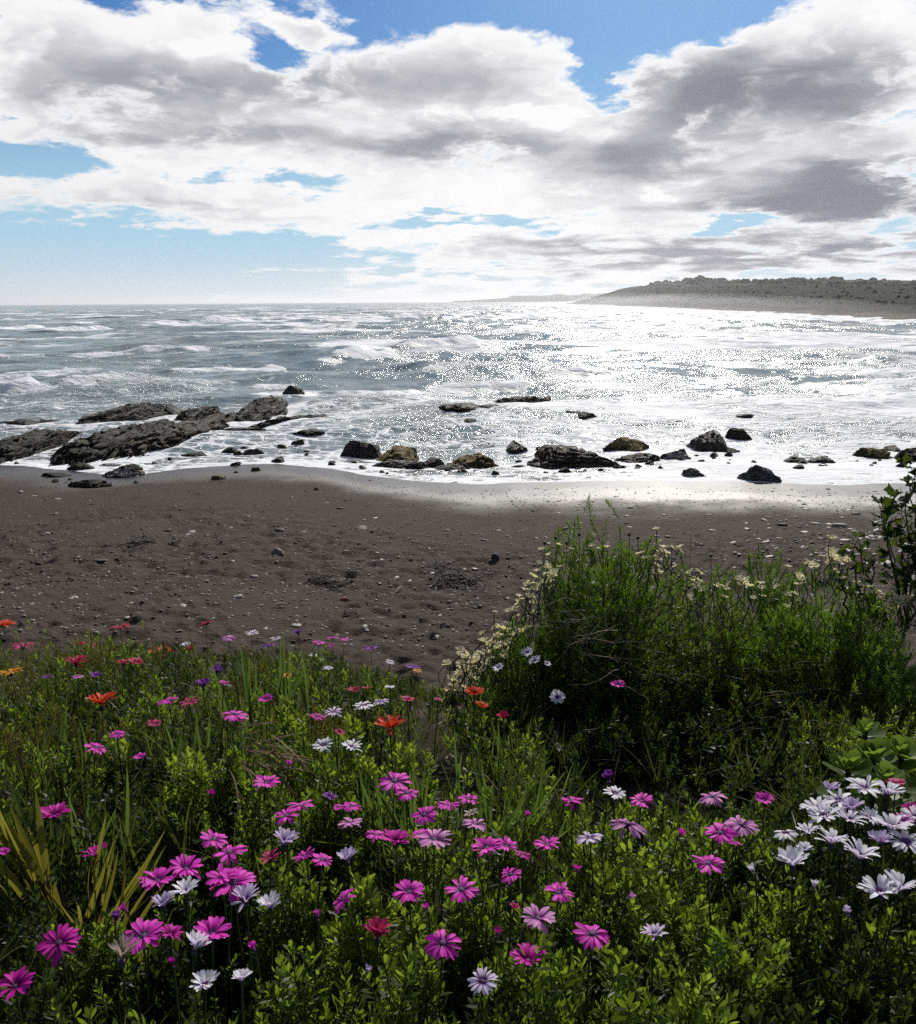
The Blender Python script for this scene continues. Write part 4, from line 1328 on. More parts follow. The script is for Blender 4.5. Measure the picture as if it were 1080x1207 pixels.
clump('stack of broad yellow green blades leaning to the left edge', 38, 985, 50, .20, 18, 'yellow', .2, (-.42, 0), -.03, wid=1.5)
clump('fan of yellow green blades beside the dark red magenta flower', 104, 1030, 36, .14, 13, 'yellow', .3, (.35, 0), -.02, wid=1.1)
clump('yellow green blades pointing right above the pink row', 138, 1040, 30, .14, 10, 'yellow', .22, (.6, 0), -.02, wid=1.1)
clump('dark grassy clump in the hollow below the shrub', 660, 895, 100, .20, 30, 'dark', .5)
clump('dark blades deep in the hollow at right', 800, 900, 120, .20, 30, 'dark', .5, lift=-.25)
clump('dark strap leaved clump at the left below the crimson flowers', 70, 850, 80, .20, 36, 'strap', .3)
clump('tall dark blades left of the red gazania', 60, 800, 60, .20, 30, 'dark', .25)
clump('strap leaved clump between the edge-on magenta daisies', 215, 850, 80, .20, 36, 'strap', .35)
clump('dark blades under the wide drooping magenta daisy', 285, 880, 80, .20, 34, 'strap', .35)
clump('strap leaved clump behind the white side-on pair', 400, 860, 90, .17, 34, 'strap', .4)
clump('blades rising right of the dry fallen leaves', 360, 860, 60, .16, 26, 'dark', .35)
clump('dark grassy blades along the left edge of the bank', 10, 930, 70, .20, 30, 'dark', .3)
clump('slender dark blades left of the lime green rosette bush', 110, 925, 70, .20, 34, 'strap', .3)
# withered leaves
t = None
p = canopy_hit(300, 885)
t = thing('withered_plant', tuple(p), 'withered plant with bleached brown leaves fallen to the right', 'plant')
for k in range(26):
    a, e = rv.normal(-.25, .35), rv.normal(-.15, .25)
    Mx = Matrix(rotmat(a, e, rv.normal(0, .6)).tolist()); l = rv.uniform(.08, .17)
    part('leaf', BLM['dry'][rv.integers(6)], t, (rv.normal(0, .035), rv.normal(0, .03), rv.normal(.0, .02)), Mx.to_quaternion(), (l, l * .8, l))

# fleshy rosette plant at the right
FL = []
for i in range(4):
    v, f = strip(1.0, .78, 7, [.30, .55, .85, 1.0, .92, .45], rv.uniform(.1, .6), .22, 3)
    FL.append(mesh_np('fleshy_leaf', v, f, ML['fleshy'], True, {'tint': np.clip(.45 + .5 * v[:, 0], 0, 1)}))
for px, py, wpx, n, lab in ((1000, 905, 54, 16, 'pale green fleshy rosette, left one of the group above the white daisies'), (1030, 895, 60, 18, 'pale green fleshy rosette standing in the middle above the white daisies'),
                            (1062, 890, 50, 16, 'pale green fleshy rosette at the right edge above the white daisies'), (1020, 862, 40, 12, 'small shaded fleshy rosette behind the pale group'), (1045, 918, 44, 12, 'low fleshy rosette right behind the white daisy heads')):
    p = canopy_hit(px, py, .0); dep = float((p - CAM) @ CF); l0 = wpx * dep / F * .62
    g = float(bank_z(p[0], p[1]))
    t = thing('fleshy_rosette', (p[0], p[1], g), lab, 'plant', 'fleshy rosettes beside the white daisies')
    hh = p[2] - g
    part('stem', mesh_np('stem', *tube_np([(0, 0, 0), (.01, 0, hh * .6), (0, 0, hh)], .006, 6), M_STEM), t)
    for k in range(n + 8):
        q = max(0, (k - 8) / n)
        Mx = Matrix(rotmat(k * 2.4, .1 + .85 * q + rv.normal(0, .15), rv.normal(0, .3)).tolist())
        l = l0 * (1 - .45 * q) * rv.uniform(.8, 1.1)
        zz_ = hh - .02 + .03 * q if k >= 8 else hh * rv.uniform(.45, .85)
        part('leaf', FL[rv.integers(4)], t, (0, 0, zz_), Mx.to_quaternion(), l)

# dark lobed leaf climber at the right edge
LOBE = []
for i in range(4):
    ang = np.linspace(0, 2 * math.pi, 15)[:-1]
    rr = .55 + .22 * np.cos(ang * 5) + .12 * np.cos(ang)
    ring = np.stack([.55 + rr * np.cos(ang), rr * np.sin(ang), .12 * np.cos(ang * 2 + i)], 1)
    v = np.concatenate([[(0.5, 0, -.03)], ring])
    f = np.array([(0, j + 1, (j + 1) % 14 + 1) for j in range(14)])
    LOBE.append(mesh_np('lobed_leaf', v, f, ML['dark'], True, {'tint': np.full(15, .3 + .15 * i)}))
def climber(label, stems, nleaf, ls):
    p0 = stems[0][0]
    t = thing('leafy_climber', tuple(p0), label, 'plant')
    for s in stems:
        s = np.array(s) - p0
        k = np.linspace(0, 1, 12); ks = np.linspace(0, 1, len(s))
        q = np.stack([np.interp(k, ks, s[:, i]) for i in range(3)], 1) + rv.normal(0, .006, (12, 3))
        part('stem', mesh_np('stem', *tube_np(q, .0045 * (1.2 - k), 5), M_TWIG), t)
        L = np.linalg.norm(np.diff(s, axis=0), axis=1).sum()
        for j in range(int(nleaf * L)):
            u = rv.uniform(.12, 1.0) ** .8
            c = np.array([np.interp(u, k, q[:, i]) for i in range(3)]) + rv.normal(0, .028, 3) * (1.25 - .6 * u)
            Mx = Matrix(rotmat(rv.uniform(0, 6.28), rv.normal(.1, .5), rv.normal(0, .7)).tolist())
            part('leaf', LOBE[rv.integers(4)], t, c, Mx.to_quaternion(), ls * rv.uniform(.6, 1.2) * (1.1 - .4 * u))
YC = 2.95
P_ = lambda a, b_, y=YC: at_depth(a, b_, y)
climber('dark lobed leaf climber standing against the wet sand at the right edge',
        [[P_(1070, 745), P_(1066, 680), P_(1060, 630), P_(1063, 572)], [P_(1070, 745), P_(1050, 665), P_(1040, 610), P_(1034, 592)], [P_(1085, 740), P_(1082, 640, 3.0), P_(1078, 580, 3.0), P_(1072, 545, 3.0)],
         [P_(1090, 740, 3.0), P_(1098, 640, 3.0), P_(1085, 520, 3.0)], [P_(1075, 735, 2.9), P_(1072, 660, 2.9), P_(1084, 600, 2.9)], [P_(1066, 700), P_(1082, 640), P_(1090, 600)], [P_(1072, 740), P_(1058, 690), P_(1048, 640), P_(1052, 600)], [P_(1085, 730), P_(1076, 650), P_(1068, 600), P_(1078, 560)]], 42, .046)
climber('thin reddish leaf climber shoot left of the dark climber', [[P_(1020, 730), P_(1010, 690), P_(1005, 650), P_(1018, 628)], [P_(1035, 730), P_(1028, 680), P_(1036, 640)], [P_(1000, 735), P_(992, 690), P_(990, 668)], [P_(1040, 735), P_(1022, 670), P_(1010, 630)]], 64, .036)

# ground cover between the plants
fill = {k: Bag() for k in ('daisy', 'dark', 'grass', 'fine', 'olive')}
cnt = 0
tries = 0
while cnt < 9500 and tries < 60000:
    tries += 1
    y = .45 + 3.9 * rv.random() ** .8
    x = rv.uniform(-1, 1) * (.62 * y + .35)
    g = float(bank_z(x, y)); top = 6 - float(canopy_drop(y)) - .05
    u = rv.random()
    z = g + max(top - g, .05) * (.15 + .85 * u ** .7) + (.04 if y > 2.6 else 0) + (.07 if y > 2.9 else 0)
    qx, qy, w = project(x, y, z)
    if qy < np.interp(qx, *CREST) - 6 + 30 * float(noise2(np.array(qx * .028), np.array(.5), 6)) + rv.uniform(0, 10):
        continue
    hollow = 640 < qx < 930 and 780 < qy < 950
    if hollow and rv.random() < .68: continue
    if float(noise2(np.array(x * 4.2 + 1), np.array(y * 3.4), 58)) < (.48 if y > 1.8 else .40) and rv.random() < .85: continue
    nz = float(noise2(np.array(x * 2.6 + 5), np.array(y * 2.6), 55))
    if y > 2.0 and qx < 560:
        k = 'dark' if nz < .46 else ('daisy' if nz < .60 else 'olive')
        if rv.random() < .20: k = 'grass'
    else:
        k = 'dark' if (nz < .38 or hollow) else ('daisy' if nz < .62 else ('fine' if nz < .72 else 'daisy'))  # hollow always takes the dark leaf colour, painting in part of its shade
        if rv.random() < .16: k = 'grass'
    d = np.array([rv.normal(0, .35), rv.normal(-.1, .35), 1.0])
    T = TEMPL[k]
    s_ = rv.uniform(.65, 1.1) * (.85 if k == 'grass' else .8)
    bake(fill[k], T[rv.integers(len(T))], (x, y, z - .085 * s_), frame_from(d, rv.uniform(0, 6.28)), s_, -.1)
    cnt += 1
for k, B in fill.items():
    if B.n:
        link(k + '_ground_cover', B.mesh(k + '_ground_cover', ML[k]), kind='stuff', label={'daisy': 'green leafy undergrowth between the daisy bushes', 'dark': 'dark shaded undergrowth low on the bank', 'grass': 'grass growing among the flowers', 'fine': 'feathery undergrowth between the bushes', 'olive': 'olive dry undergrowth near the crest'}[k])
# ================================================================== flowers
def petal_mat(name, base, tip, back, tr, tmix=.42, ring=None):
    m, nt, b, out = mat(name)
    al = nt.attr('along')
    oi = nt.node('ShaderNodeObjectInfo').outputs['Random']
    tcn = nt.node('ShaderNodeTexCoord').outputs['Object']
    col = nt.mix(nt.smooth(al, .12, .55), base, tip)
    if ring is not None:
        col = nt.mix(nt.smooth(al, .30, .16), col, ring)
    streak = nt.noise(nt.v('MULTIPLY', tcn, (1.5, 26, 1.5)), 1.0, 2, .5)
    col = nt.mul(nt.lin(streak, .35, .65, 0, .16 if name.startswith(('white', 'lilac', 'cream')) else .35), col, tuple(.6 * x + .1 for x in (1, .9, 1)))
    col = nt.mul(nt.m('MULTIPLY', oi, .12 if name.startswith(('white', 'lilac', 'cream')) else .35), col, (.76, .70, .80))
    bf = nt.node('ShaderNodeNewGeometry').outputs['Backfacing']
    col = nt.mix(bf, col, back)
    nt.put(b.inputs['Base Color'], col)
    b.inputs['Roughness'].default_value = .55
    b.inputs['Specular IOR Level'].default_value = .18
    t = nt.node('ShaderNodeBsdfTranslucent')
    nt.put(t.inputs['Color'], nt.mul(1.0, col, tr))
    mx = nt.node('ShaderNodeMixShader'); mx.inputs[0].default_value = tmix
    nt.l.new(b.outputs[0], mx.inputs[1]); nt.l.new(t.outputs[0], mx.inputs[2]); nt.l.new(mx.outputs[0], out.inputs['Surface'])
    return m
PM = {
 'm': petal_mat('magenta_petal', (.52, .012, .38), (.82, .055, .58), (.52, .06, .44), (1, .8, 1), ring=(.30, .08, .30)),
 'd': petal_mat('deep_magenta_petal', (.26, .004, .16), (.62, .016, .38), (.36, .02, .26), (1, .7, 1)),
 'p': petal_mat('pale_pink_petal', (.50, .12, .42), (.72, .30, .62), (.48, .22, .46), (1, .9, 1), ring=(.35, .10, .34)),
 'l': petal_mat('lilac_petal', (.42, .22, .50), (.72, .62, .80), (.44, .34, .54), (1, .95, 1), ring=(.14, .04, .24)),
 'w': petal_mat('white_petal', (.72, .69, .78), (.86, .85, .88), (.66, .60, .74), (1, .97, 1), ring=(.24, .08, .30)),
 'v': petal_mat('purple_petal', (.12, .02, .20), (.26, .05, .38), (.20, .06, .30), (1, .8, 1)),
 'c': petal_mat('crimson_petal', (.25, .004, .03), (.52, .012, .07), (.30, .01, .06), (1, .8, .9)),
 'r': petal_mat('orange_red_petal', (.45, .03, .008), (.72, .075, .014), (.45, .05, .02), (1, .8, .6), ring=(.10, .02, .01)),
 'o': petal_mat('orange_petal', (.60, .22, .02), (.78, .36, .03), (.55, .25, .05), (1, .9, .6)),
 'k': petal_mat('rose_red_petal', (.40, .02, .12), (.58, .05, .17), (.36, .03, .12), (1, .8, .9)),
 'b': petal_mat('withered_petal', (.30, .24, .18), (.50, .44, .38), (.40, .34, .30), (1, .9, .8)),
 'y': petal_mat('cream_petal', (.66, .62, .34), (.80, .76, .52), (.66, .62, .42), (1, .98, .8), .5),
}
DM = {'dark': simple_mat('dark_disc', (.012, .006, .022), (.07, .03, .09), .7, .3, 260), 'yellow': simple_mat('yellow_disc', (.30, .17, .02), (.55, .36, .05), .8, .2, 260)}
NP = {'r': 22, 'o': 18, 'c': 20, 'k': 18, 'y': 14, 'b': 20}
PET = {}
COR = {}
def petal_np(seed, wide, cup=0.0, droop=.12):
    r = np.random.default_rng(seed)
    rows = 7
    t = np.linspace(0, 1, rows)
    hw = np.interp(t, [0, .15, .45, .72, .9, 1.0], [.36, .5, .86, 1.0, .82, .34]) * wide * .5
    x = .12 + .88 * t * r.uniform(.95, 1.03)
    z = .05 * np.sin(t * math.pi * .9) - droop * t ** 2.2 * r.uniform(.4, 1.4)
    V = []
    for c in (-1, 0, 1):
        V.append(np.stack([x - (.035 if c == 0 else 0) * (t > .97), hw * c + .03 * (r.random() - .5) * t, z + (0.022 if c else -.012) * (1 - .3 * t)], 1))
    v = np.stack(V, 1).reshape(-1, 3)
    return v, grid_faces(rows, 3)[:, ::-1], np.repeat(t, 3)
for key in PM:
    wide = {'r': .24, 'o': .26, 'c': .22, 'k': .24, 'y': .30, 'w': .235, 'l': .22, 'b': .13}.get(key, .265)
    PET[key] = []
    for i in range(4):
        v, f, t = petal_np(300 + i * 17 + ord(key), wide)
        PET[key].append(mesh_np('petal', v, f, PM[key], True, {'along': t}))
def corolla_mesh(key, n, cup, seed, double=False):
    r = np.random.default_rng(seed)
    vs, fs, ts, o = [], [], [], 0
    wide = {'y': .30, 'r': .26}.get(key, .27)
    for k in range(n):
        v, f, t = petal_np(seed * 31 + k, wide)
        s_ = r.uniform(.85, 1.05)
        q = (v * s_) @ rotmat(2 * math.pi * k / n + r.normal(0, .06), cup + r.normal(0, .10), r.normal(0, .2)).T
        vs.append(q); fs.append(f + o); ts.append(t); o += len(v)
    return mesh_np('corolla', np.concatenate(vs), np.concatenate(fs), PM[key], True, {'along': np.concatenate(ts)})
v_, f_ = ICO[2]
vd = v_.copy(); vd[:, 2] = np.where(vd[:, 2] > 0, vd[:, 2] * .55, vd[:, 2] * .9)
DISC = {k: mesh_np('disc', vd * .19, f_, m_, True) for k, m_ in DM.items()}
vc = v_.copy(); vc[:, 2] *= 1.15
CALYX = mesh_np('calyx', vc * .15, f_, M_STEM, True)

def flower(key, px, py, wpx, cup, label, tilt=None, pos=None, name='daisy', group='daisies on the bank', petals=None, stemoff=.02, lift=0.0, disc=None, big=None):
    p = canopy_hit(px, py, lift) if pos is None else np.asarray(pos, float)
    dep = float((p - CAM) @ CF)
    Rr = wpx * dep / F * .5 / max(math.cos(math.radians(min(cup, 70))), .45)
    g = min(float(bank_z(p[0], p[1])), p[2] - .05)
    if key == 'y': g = p[2] - .10
    off = np.array([rv.normal(0, stemoff), abs(rv.normal(0, stemoff)) * -.3, 0])
    base = np.array([p[0], p[1], g]) + off
    t = thing(name, tuple(base), label, 'flower', group)
    h = p - base
    if tilt is None:
        # a slight lean to the light or to the viewer
        ax, ay = rv.normal(0, .16), rv.normal(-.06, .16)
    else:
        ax, ay = tilt
    ay = ay * .7 + .17
    up = np.array([ax, ay, 1.0]); up /= np.linalg.norm(up)
    q = frame_from(up, rv.uniform(0, 6.28))
    s = np.linspace(0, 1, 6)
    bend = np.array([-ax, -ay, 0]) * .04
    sp = h[None] * s[:, None] + bend[None] * np.sin(s * math.pi)[:, None] + off[None] * 0
    sp[-1] -= up * .10 * Rr
    part('stem', mesh_np('stem', *tube_np(sp, .0014 + .0006 * (1 - s), 5), M_STEM), t)
    part('disc', DISC[disc or ('yellow' if key in 'yro' else 'dark')], t, h, q, Rr * (1.0 if cup < 30 else .8))
    n = petals or NP.get(key, int(rv.integers(18, 23)))
    c = math.radians(cup)
    if wpx >= 25 or big:
        part('calyx', CALYX, t, h - up * .16 * Rr, q, Rr)
        for k in range(n):
            if rv.random() < .02: continue
            a = 2 * math.pi * k / n + rv.normal(0, .05)
            Mx = Matrix(rotmat(a, c + rv.normal(0, .10) + (.08 if k % 2 else 0) - (.5 if rv.random() < .05 else 0), rv.normal(0, .22)).tolist())
            part('petal', PET[key][rv.integers(4)], t, h, q @ Mx.to_quaternion(), (Rr * rv.uniform(.87, 1.05), Rr * rv.uniform(.85, 1.1), Rr * rv.uniform(.6, 1.6)))
    else:
        ck = (key, round(cup / 12))
        if ck not in COR:
            COR[ck] = [corolla_mesh(key, n, math.radians(round(cup / 12) * 12), 900 + 7 * i + ord(key) + round(cup)) for i in range(3)]
        part('corolla', COR[ck][rv.integers(3)], t, h, q, Rr)
    return t

T_ = (0.0, -.45)          # tilted to the viewer
FLOWERS = [
 # --- left, lower rows
 ('d', 64, 963, 36, 28, 'dark pink daisy with ragged petals below the broad yellow green blades', (.1, -.1)),
 ('d', 115, 1011, 30, 40, 'deep magenta cupped daisy among the yellow green blades', (-.3, .1)),
 ('m', 252, 990, 36, 4, 'magenta daisy seen edge on, upper one of the left pair in the shaded gap', None),
 ('m', 270, 1005, 44, 6, 'light magenta daisy just below the edge-on one in the shaded gap', None),
 ('m', 186, 1039, 42, 20, 'bright magenta daisy above the small white cupped flower at left', (0, -.2)),
 ('m', 219, 1025, 42, 18, 'magenta daisy touching the right shoulder of the bright one at left', (.1, -.15)),
 ('m', 274, 1042, 58, 8, 'widest magenta daisy, seemingly doubled, above the lilac and white cups', (0, -.2)),
 ('m', 262, 1036, 44, 14, 'magenta daisy tucked into the left side of the widest magenta daisy', (-.15, 0)),
 ('w', 220, 1055, 32, 42, 'white cupped daisy right under the bright magenta pair at left', (-.1, -.1)),
 ('l', 193, 1069, 26, 45, 'small faded lilac daisy left of the white cup under the bright magenta pair', None),
 ('m', 169, 1104, 52, 6, 'large light magenta daisy with striped flat petals in the lower left', (0, -.45)),
 ('d', 201, 1102, 28, 25, 'smaller dark magenta daisy half hidden by the large striped one', (.3, 0)),
 ('m', 250, 1102, 46, 22, 'magenta daisy above the white flower seen from behind', (.1, -.2)),
 ('d', 70, 1112, 50, 6, 'deep pink flat daisy alone on the dark bush at lower left', (.1, -.5)),
 ('d', 18, 1163, 46, 14, 'deep magenta daisy in the lower left corner', (0, -.5)),
 ('w', 230, 1120, 28, 52, 'white half closed daisy seen from behind at lower left', (.2, .3)),
 ('w', 242, 1164, 32, 44, 'white cupped daisy with dark heart, lowest at left', (.05, -.3)),
 ('b', 144, 1133, 30, 60, 'withered whitish daisy with shrivelled rays under the large striped one', None),
 ('v', 136, 1087, 13, 70, 'closed purple bud beside a green bud at lower left', None),
 ('w', 285, 1157, 21, 50, 'small white daisy low between the bushes, right of the lowest white cup', None),
 ('m', 5, 1005, 13, 30, 'tiny bright pink bloom at the very left edge', None),
 # --- centre left
 ('m', 314, 924, 35, 14, 'magenta daisy at the tip of the dry leaves', (.1, -.2)),
 ('m', 355, 950, 33, 4, 'magenta daisy, upper one of the overlapping pair under the dry leaves', None),
 ('m', 338, 962, 33, 2, 'magenta daisy, lower left one of the overlapping pair under the dry leaves', None),
 ('v', 388, 940, 18, 20, 'dull purple fading daisy right of the overlapping pair', None),
 ('m', 415, 950, 23, 3, 'small magenta daisy above the pale pink flat one', None),
 ('m', 399, 952, 13, 10, 'tiny magenta bloom touching the small magenta daisy', None),
 ('p', 413, 970, 30, 2, 'pale pink flat daisy with light edges in the centre left', None),
 ('m', 465, 921, 42, 2, 'pink magenta daisy with pale eye below the strap leaves', (0, -.2)),
 ('m', 480, 935, 30, 0, 'small magenta daisy under the right edge of the pale eyed one', None),
 ('m', 443, 984, 27, 3, 'small magenta daisy left of the deep upright cup in the centre', None),
 ('d', 466, 994, 37, 30, 'deep magenta upturned daisy with pointed rays in the centre', (0, .05)),
 ('l', 335, 996, 30, 48, 'lilac cupped daisy on a tall stem above the row of pink flowers', None),
 ('k', 319, 1013, 26, 25, 'reddish pink half hidden daisy below the lilac cup', None),
 ('m', 360, 1010, 31, 12, 'magenta daisy right of the stem of the lilac cup', None),
 ('m', 380, 1014, 28, 6, 'light magenta daisy overlapping the one beside the lilac stem', (.2, -.1)),
 ('l', 410, 1017, 21, 55, 'pale lilac daisy from behind, right of the pink row', None),
 ('l', 290, 1064, 31, 46, 'lilac white cup below the widest magenta daisy', None),
 ('w', 319, 1071, 28, 48, 'white cup just right of the lilac white cup', (-.1, -.15)),
 ('m', 406, 1061, 36, 8, 'magenta daisy standing nearly on edge, facing left', (-.75, -.2)),
 ('m', 482, 1052, 41, 12, 'bright pink domed daisy, left of the middle row pair', (-.1, -.35)),
 ('k', 445, 1107, 26, 60, 'wilted red daisy sunk in the fresh green bush', None),
 # --- centre
 ('m', 500, 961, 34, 2, 'magenta daisy at the left end of the slanting row under the strap leaves', None),
 ('m', 529, 950, 30, 6, 'magenta daisy in the middle of the slanting row under the strap leaves', None),
 ('m', 552, 942, 27, 3, 'dusky magenta daisy at the right end of the slanting row under the strap leaves', None),
 ('b', 556, 960, 17, 30, 'small faded pale daisy below the slanting row', None),
 ('p', 560, 972, 32, 2, 'flat pinkish white daisy below the small faded one', None),
 ('p', 512, 990, 42, 8, 'light magenta full daisy at the centre, overlapping a smaller one', (0, -.25)),
 ('m', 497, 984, 24, 12, 'small magenta daisy behind the left of the light full one', None),
 ('m', 574, 1000, 38, 14, 'magenta daisy at the left of the cluster beside the dark hollow', (-.1, -.1)),
 ('m', 597, 998, 31, 14, 'magenta daisy at the right of the cluster beside the dark hollow', (.15, -.15)),
 ('d', 617, 1007, 19, 6, 'small dim magenta daisy trailing right of the cluster beside the hollow', None),
 ('m', 602, 1031, 28, 0, 'magenta daisy seen edge on below the cluster beside the hollow', None),
 ('m', 645, 996, 34, 10, 'magenta daisy alone at the left rim of the dark hollow', (-.1, 0)),
 ('m', 675, 945, 28, 14, 'magenta daisy floating low before the black of the hollow', None),
 ('m', 544, 1049, 43, 2, 'ringed pink daisy with dark eye on a tall stem, right of the domed one', (0, -.3)),
 ('m', 659, 1053, 37, 6, 'magenta drooping daisy left of the light green mound', (.1, -.25)),
 ('p', 634, 1083, 43, 10, 'light pink daisy with bent back ray, below the drooping one', (0, -.25)),
 ('k', 606, 1071, 13, 40, 'tiny red pink bloom left of the daisy with the bent ray', None),
 ('m', 522, 1112, 47, -2, 'large ringed pink daisy with dark eye, nearest in the bottom centre', (0, -.5)),
 ('d', 622, 1133, 43, 26, 'deep magenta upturned cup, nearest at the bottom right of centre', (0, -.05)),
 ('l', 569, 1157, 38, 2, 'pale lilac daisy with dark blue eye at the bottom centre', (0, -.5)),
 # --- right of centre
 ('w', 725, 936, 29, 10, 'white daisy below a closed purple bud in the hollow', None),
 ('v', 718, 922, 15, 74, 'closed purple daisy bud above a white flower in the hollow', None),
 ('m', 756, 945, 31, 12, 'magenta daisy just right of the white one in the hollow', None),
 ('p', 741, 971, 43, -14, 'large drooping light magenta daisy at the top of the light green mound', (.1, -.1)),
 ('l', 695, 988, 34, 4, 'pale lilac white daisy on the left slope of the light green mound', None),
 ('p', 840, 939, 33, -8, 'pink daisy on a thin tall stem in the hollow at right', None),
 ('m', 901, 944, 23, 22, 'small bright pink daisy alone in the hollow, left of the white cluster', T_),
 ('m', 849, 982, 40, 4, 'magenta daisy, left one of the triple group right of the light green mound', (-.1, -.2)),
 ('p', 874, 972, 42, -6, 'light magenta daisy, upper right one of the triple group', (.1, -.2)),
 ('d', 865, 994, 20, 10, 'dark magenta daisy under the triple group', None),
 ('m', 835, 1018, 41, 4, 'flat magenta daisy on the right slope of the light green mound', (0, -.15)),
 ('m', 698, 1101, 48, -4, 'flat magenta daisy with narrow rays at the lower left of the green mound', (.1, -.25)),
 ('l', 772, 1104, 30, 34, 'lilac pink upturned daisy with narrow rays below the green mound', None),
 ('m', 728, 808, 18, 18, 'tiny magenta daisy glowing in the shade of the tall shrub', None),
 # --- white cluster at right
 ('w', 1019, 931, 43, 24, 'white daisy at the top of the white cluster, with one upright ray', (0, -.25)),
 ('w', 989, 945, 39, 14, 'white daisy left below the topmost of the white cluster', (0, -.2)),
 ('w', 1046, 937, 33, 40, 'white cupped daisy right of the topmost of the white cluster', None),
 ('w', 964, 955, 40, 20, 'white daisy at the left end of the white cluster', (-.15, -.1)),
 ('w', 974, 965, 40, 30, 'white upturned daisy under the left end of the white cluster', None),
 ('w', 1001, 968, 37, 26, 'white daisy in the middle of the white cluster', None),
 ('w', 1025, 966, 28, 30, 'smaller white daisy in the middle right of the white cluster', None),
 ('w', 1052, 979, 43, 34, 'large white daisy with fanned rays in the right part of the white cluster', None),
 ('w', 1068, 993, 42, 10, 'white flat daisy near the right edge below the fanned one', (0, -.4)),
 ('w', 980, 995, 34, 44, 'white cup below the left part of the white cluster', None),
 ('w', 1012, 1012, 44, 36, 'white daisy with long rays and reddish eye below the white cluster', None),
 ('w', 934, 1022, 35, 48, 'white cup with purple heart standing apart left of the white cluster', None),
 ('w', 1037, 1055, 43, 36, 'white lilac daisy, front one of the overlapping pair at the right edge', (-.1, -.2)),
 ('w', 1059, 1050, 37, 44, 'white lilac daisy, rear one of the overlapping pair at the right edge', (.2, 0)),
 ('w', 926, 981, 31, -10, 'ragged white daisy with drooping rays left of the white cluster', None),
 ('w', 953, 983, 27, 34, 'white daisy in shade between the ragged one and the white cluster', None),
 ('w', 949, 1003, 19, 40, 'small white daisy from behind above the cup standing apart', None),
 ('l', 978, 933, 19, 50, 'grey lilac closing daisy behind the upper left of the white cluster', None),
 ('l', 1038, 995, 24, 48, 'lilac shaded daisy behind the white daisy with long rays', None),
 ('l', 1006, 956, 26, 44, 'lilac daisy from behind in the heart of the white cluster', None),
 ('w', 1079, 965, 34, 20, 'white daisy cut by the right edge of the view', None),
 ('p', 1064, 969, 24, 30, 'pale pink daisy near the right edge, behind the fanned white one', None),
 ('d', 1075, 956, 22, 30, 'magenta daisy at the right edge above the pale pink one', None),
 ('k', 1056, 925, 21, 30, 'rose red daisy beside the cupped white one at the upper right of the cluster', None),
 # --- upper left
 ('m', 113, 882, 27, 4, 'magenta daisy leaning right, in the grass at middle left', (.45, 0)),
 ('m', 165, 893, 15, 25, 'small magenta daisy below right of the leaning one at middle left', None),
 ('k', 181, 853, 17, 14, 'small rose pink daisy under the edge-on magenta pair', None),
 ('m', 138, 865, 19, 2, 'thin edge-on magenta daisy on a bent stem at middle left', None),
 ('m', 198, 826, 28, 2, 'edge-on magenta daisy in the upper left grass', None),
 ('k', 223, 829, 19, 10, 'rose red daisy right of the edge-on magenta one in the upper left grass', None),
 ('m', 277, 842, 36, -8, 'wide drooping magenta daisy in front of the upright blades', (.15, 0)),
 ('m', 313, 825, 17, 25, 'small violet magenta daisy under the dark upright blades', None),
 ('v', 240, 812, 16, 55, 'dark purple half open daisy among pale dry blades', None),
 ('v', 256, 795, 12, 60, 'dark purple bud above the half open purple daisy', None),
 ('m', 264, 806, 12, 20, 'tiny pink bloom between pale dry blades', None),
 ('r', 120, 831, 29, 32, 'red gazania, larger one of the upper left', (0, 0)),
 ('r', 190, 773, 23, 24, 'orange red gazania before the lime green bush at upper left', None),
 ('c', 100, 762, 25, 12, 'crimson flat flower at the upper left, above the crimson double', None),
 ('c', 90, 782, 22, 30, 'crimson double flower below the crimson flat one', None),
 ('p', 92, 797, 15, 6, 'pink flower directly below the crimson double', None),
 ('v', 113, 797, 15, 20, 'violet flower right of the pink one under the crimson double', None),
 ('v', 55, 798, 11, 14, 'tiny violet bloom between the yellow flower and the pink one', None),
 ('o', 13, 793, 23, 12, 'golden orange flower at the left edge', None),
 ('k', 27, 762, 21, 10, 'dull red flower near the left edge, against dark leaves', None),
 ('r', 5, 738, 19, 30, 'orange red flower at the left edge against the sand', None),
 ('c', 142, 740, 19, 16, 'red flower on top of the lime green bush', None),
 ('c', 243, 736, 12, 20, 'small red flower behind the small green bush at the crest', None),
 ('c', 145, 782, 13, 18, 'small crimson flower left of the orange red gazania', None),
 ('c', 160, 781, 14, 24, 'dark crimson flower touching the shade left of the orange red gazania', None),
 ('c', 222, 768, 12, 40, 'dark crimson bud under the white flower near the crest', None),
 ('p', 270, 752, 18, 4, 'pink flat daisy on the crest left of the white one', None),
 ('w', 297, 747, 17, 8, 'white flat daisy on the crest, right of the pink one', None),
 ('w', 218, 760, 14, 8, 'small white flat daisy on the crest beside the small green bush', None),
 ('w', 325, 752, 14, 6, 'small white daisy on the crest above the purple flat one', None),
 ('v', 316, 760, 18, 4, 'purple flat daisy on the crest below the small white one', None),
 ('v', 352, 748, 11, 50, 'purple bud standing up on the crest', None),
 # --- crest, middle
 ('m', 376, 757, 17, 6, 'pink daisy at the left of the trio on the crest', None),
 ('m', 392, 752, 16, 8, 'pink daisy at the top of the trio on the crest', None),
 ('d', 390, 761, 12, 14, 'dark pink daisy at the bottom of the trio on the crest', None),
 ('m', 406, 753, 13, 4, 'thin pink daisy right of the trio on the crest', None),
 ('v', 437, 763, 18, 6, 'violet daisy on the crest against the sand', None),
 ('v', 487, 785, 20, 6, 'violet daisy over an orange one at the end of the crest', None),
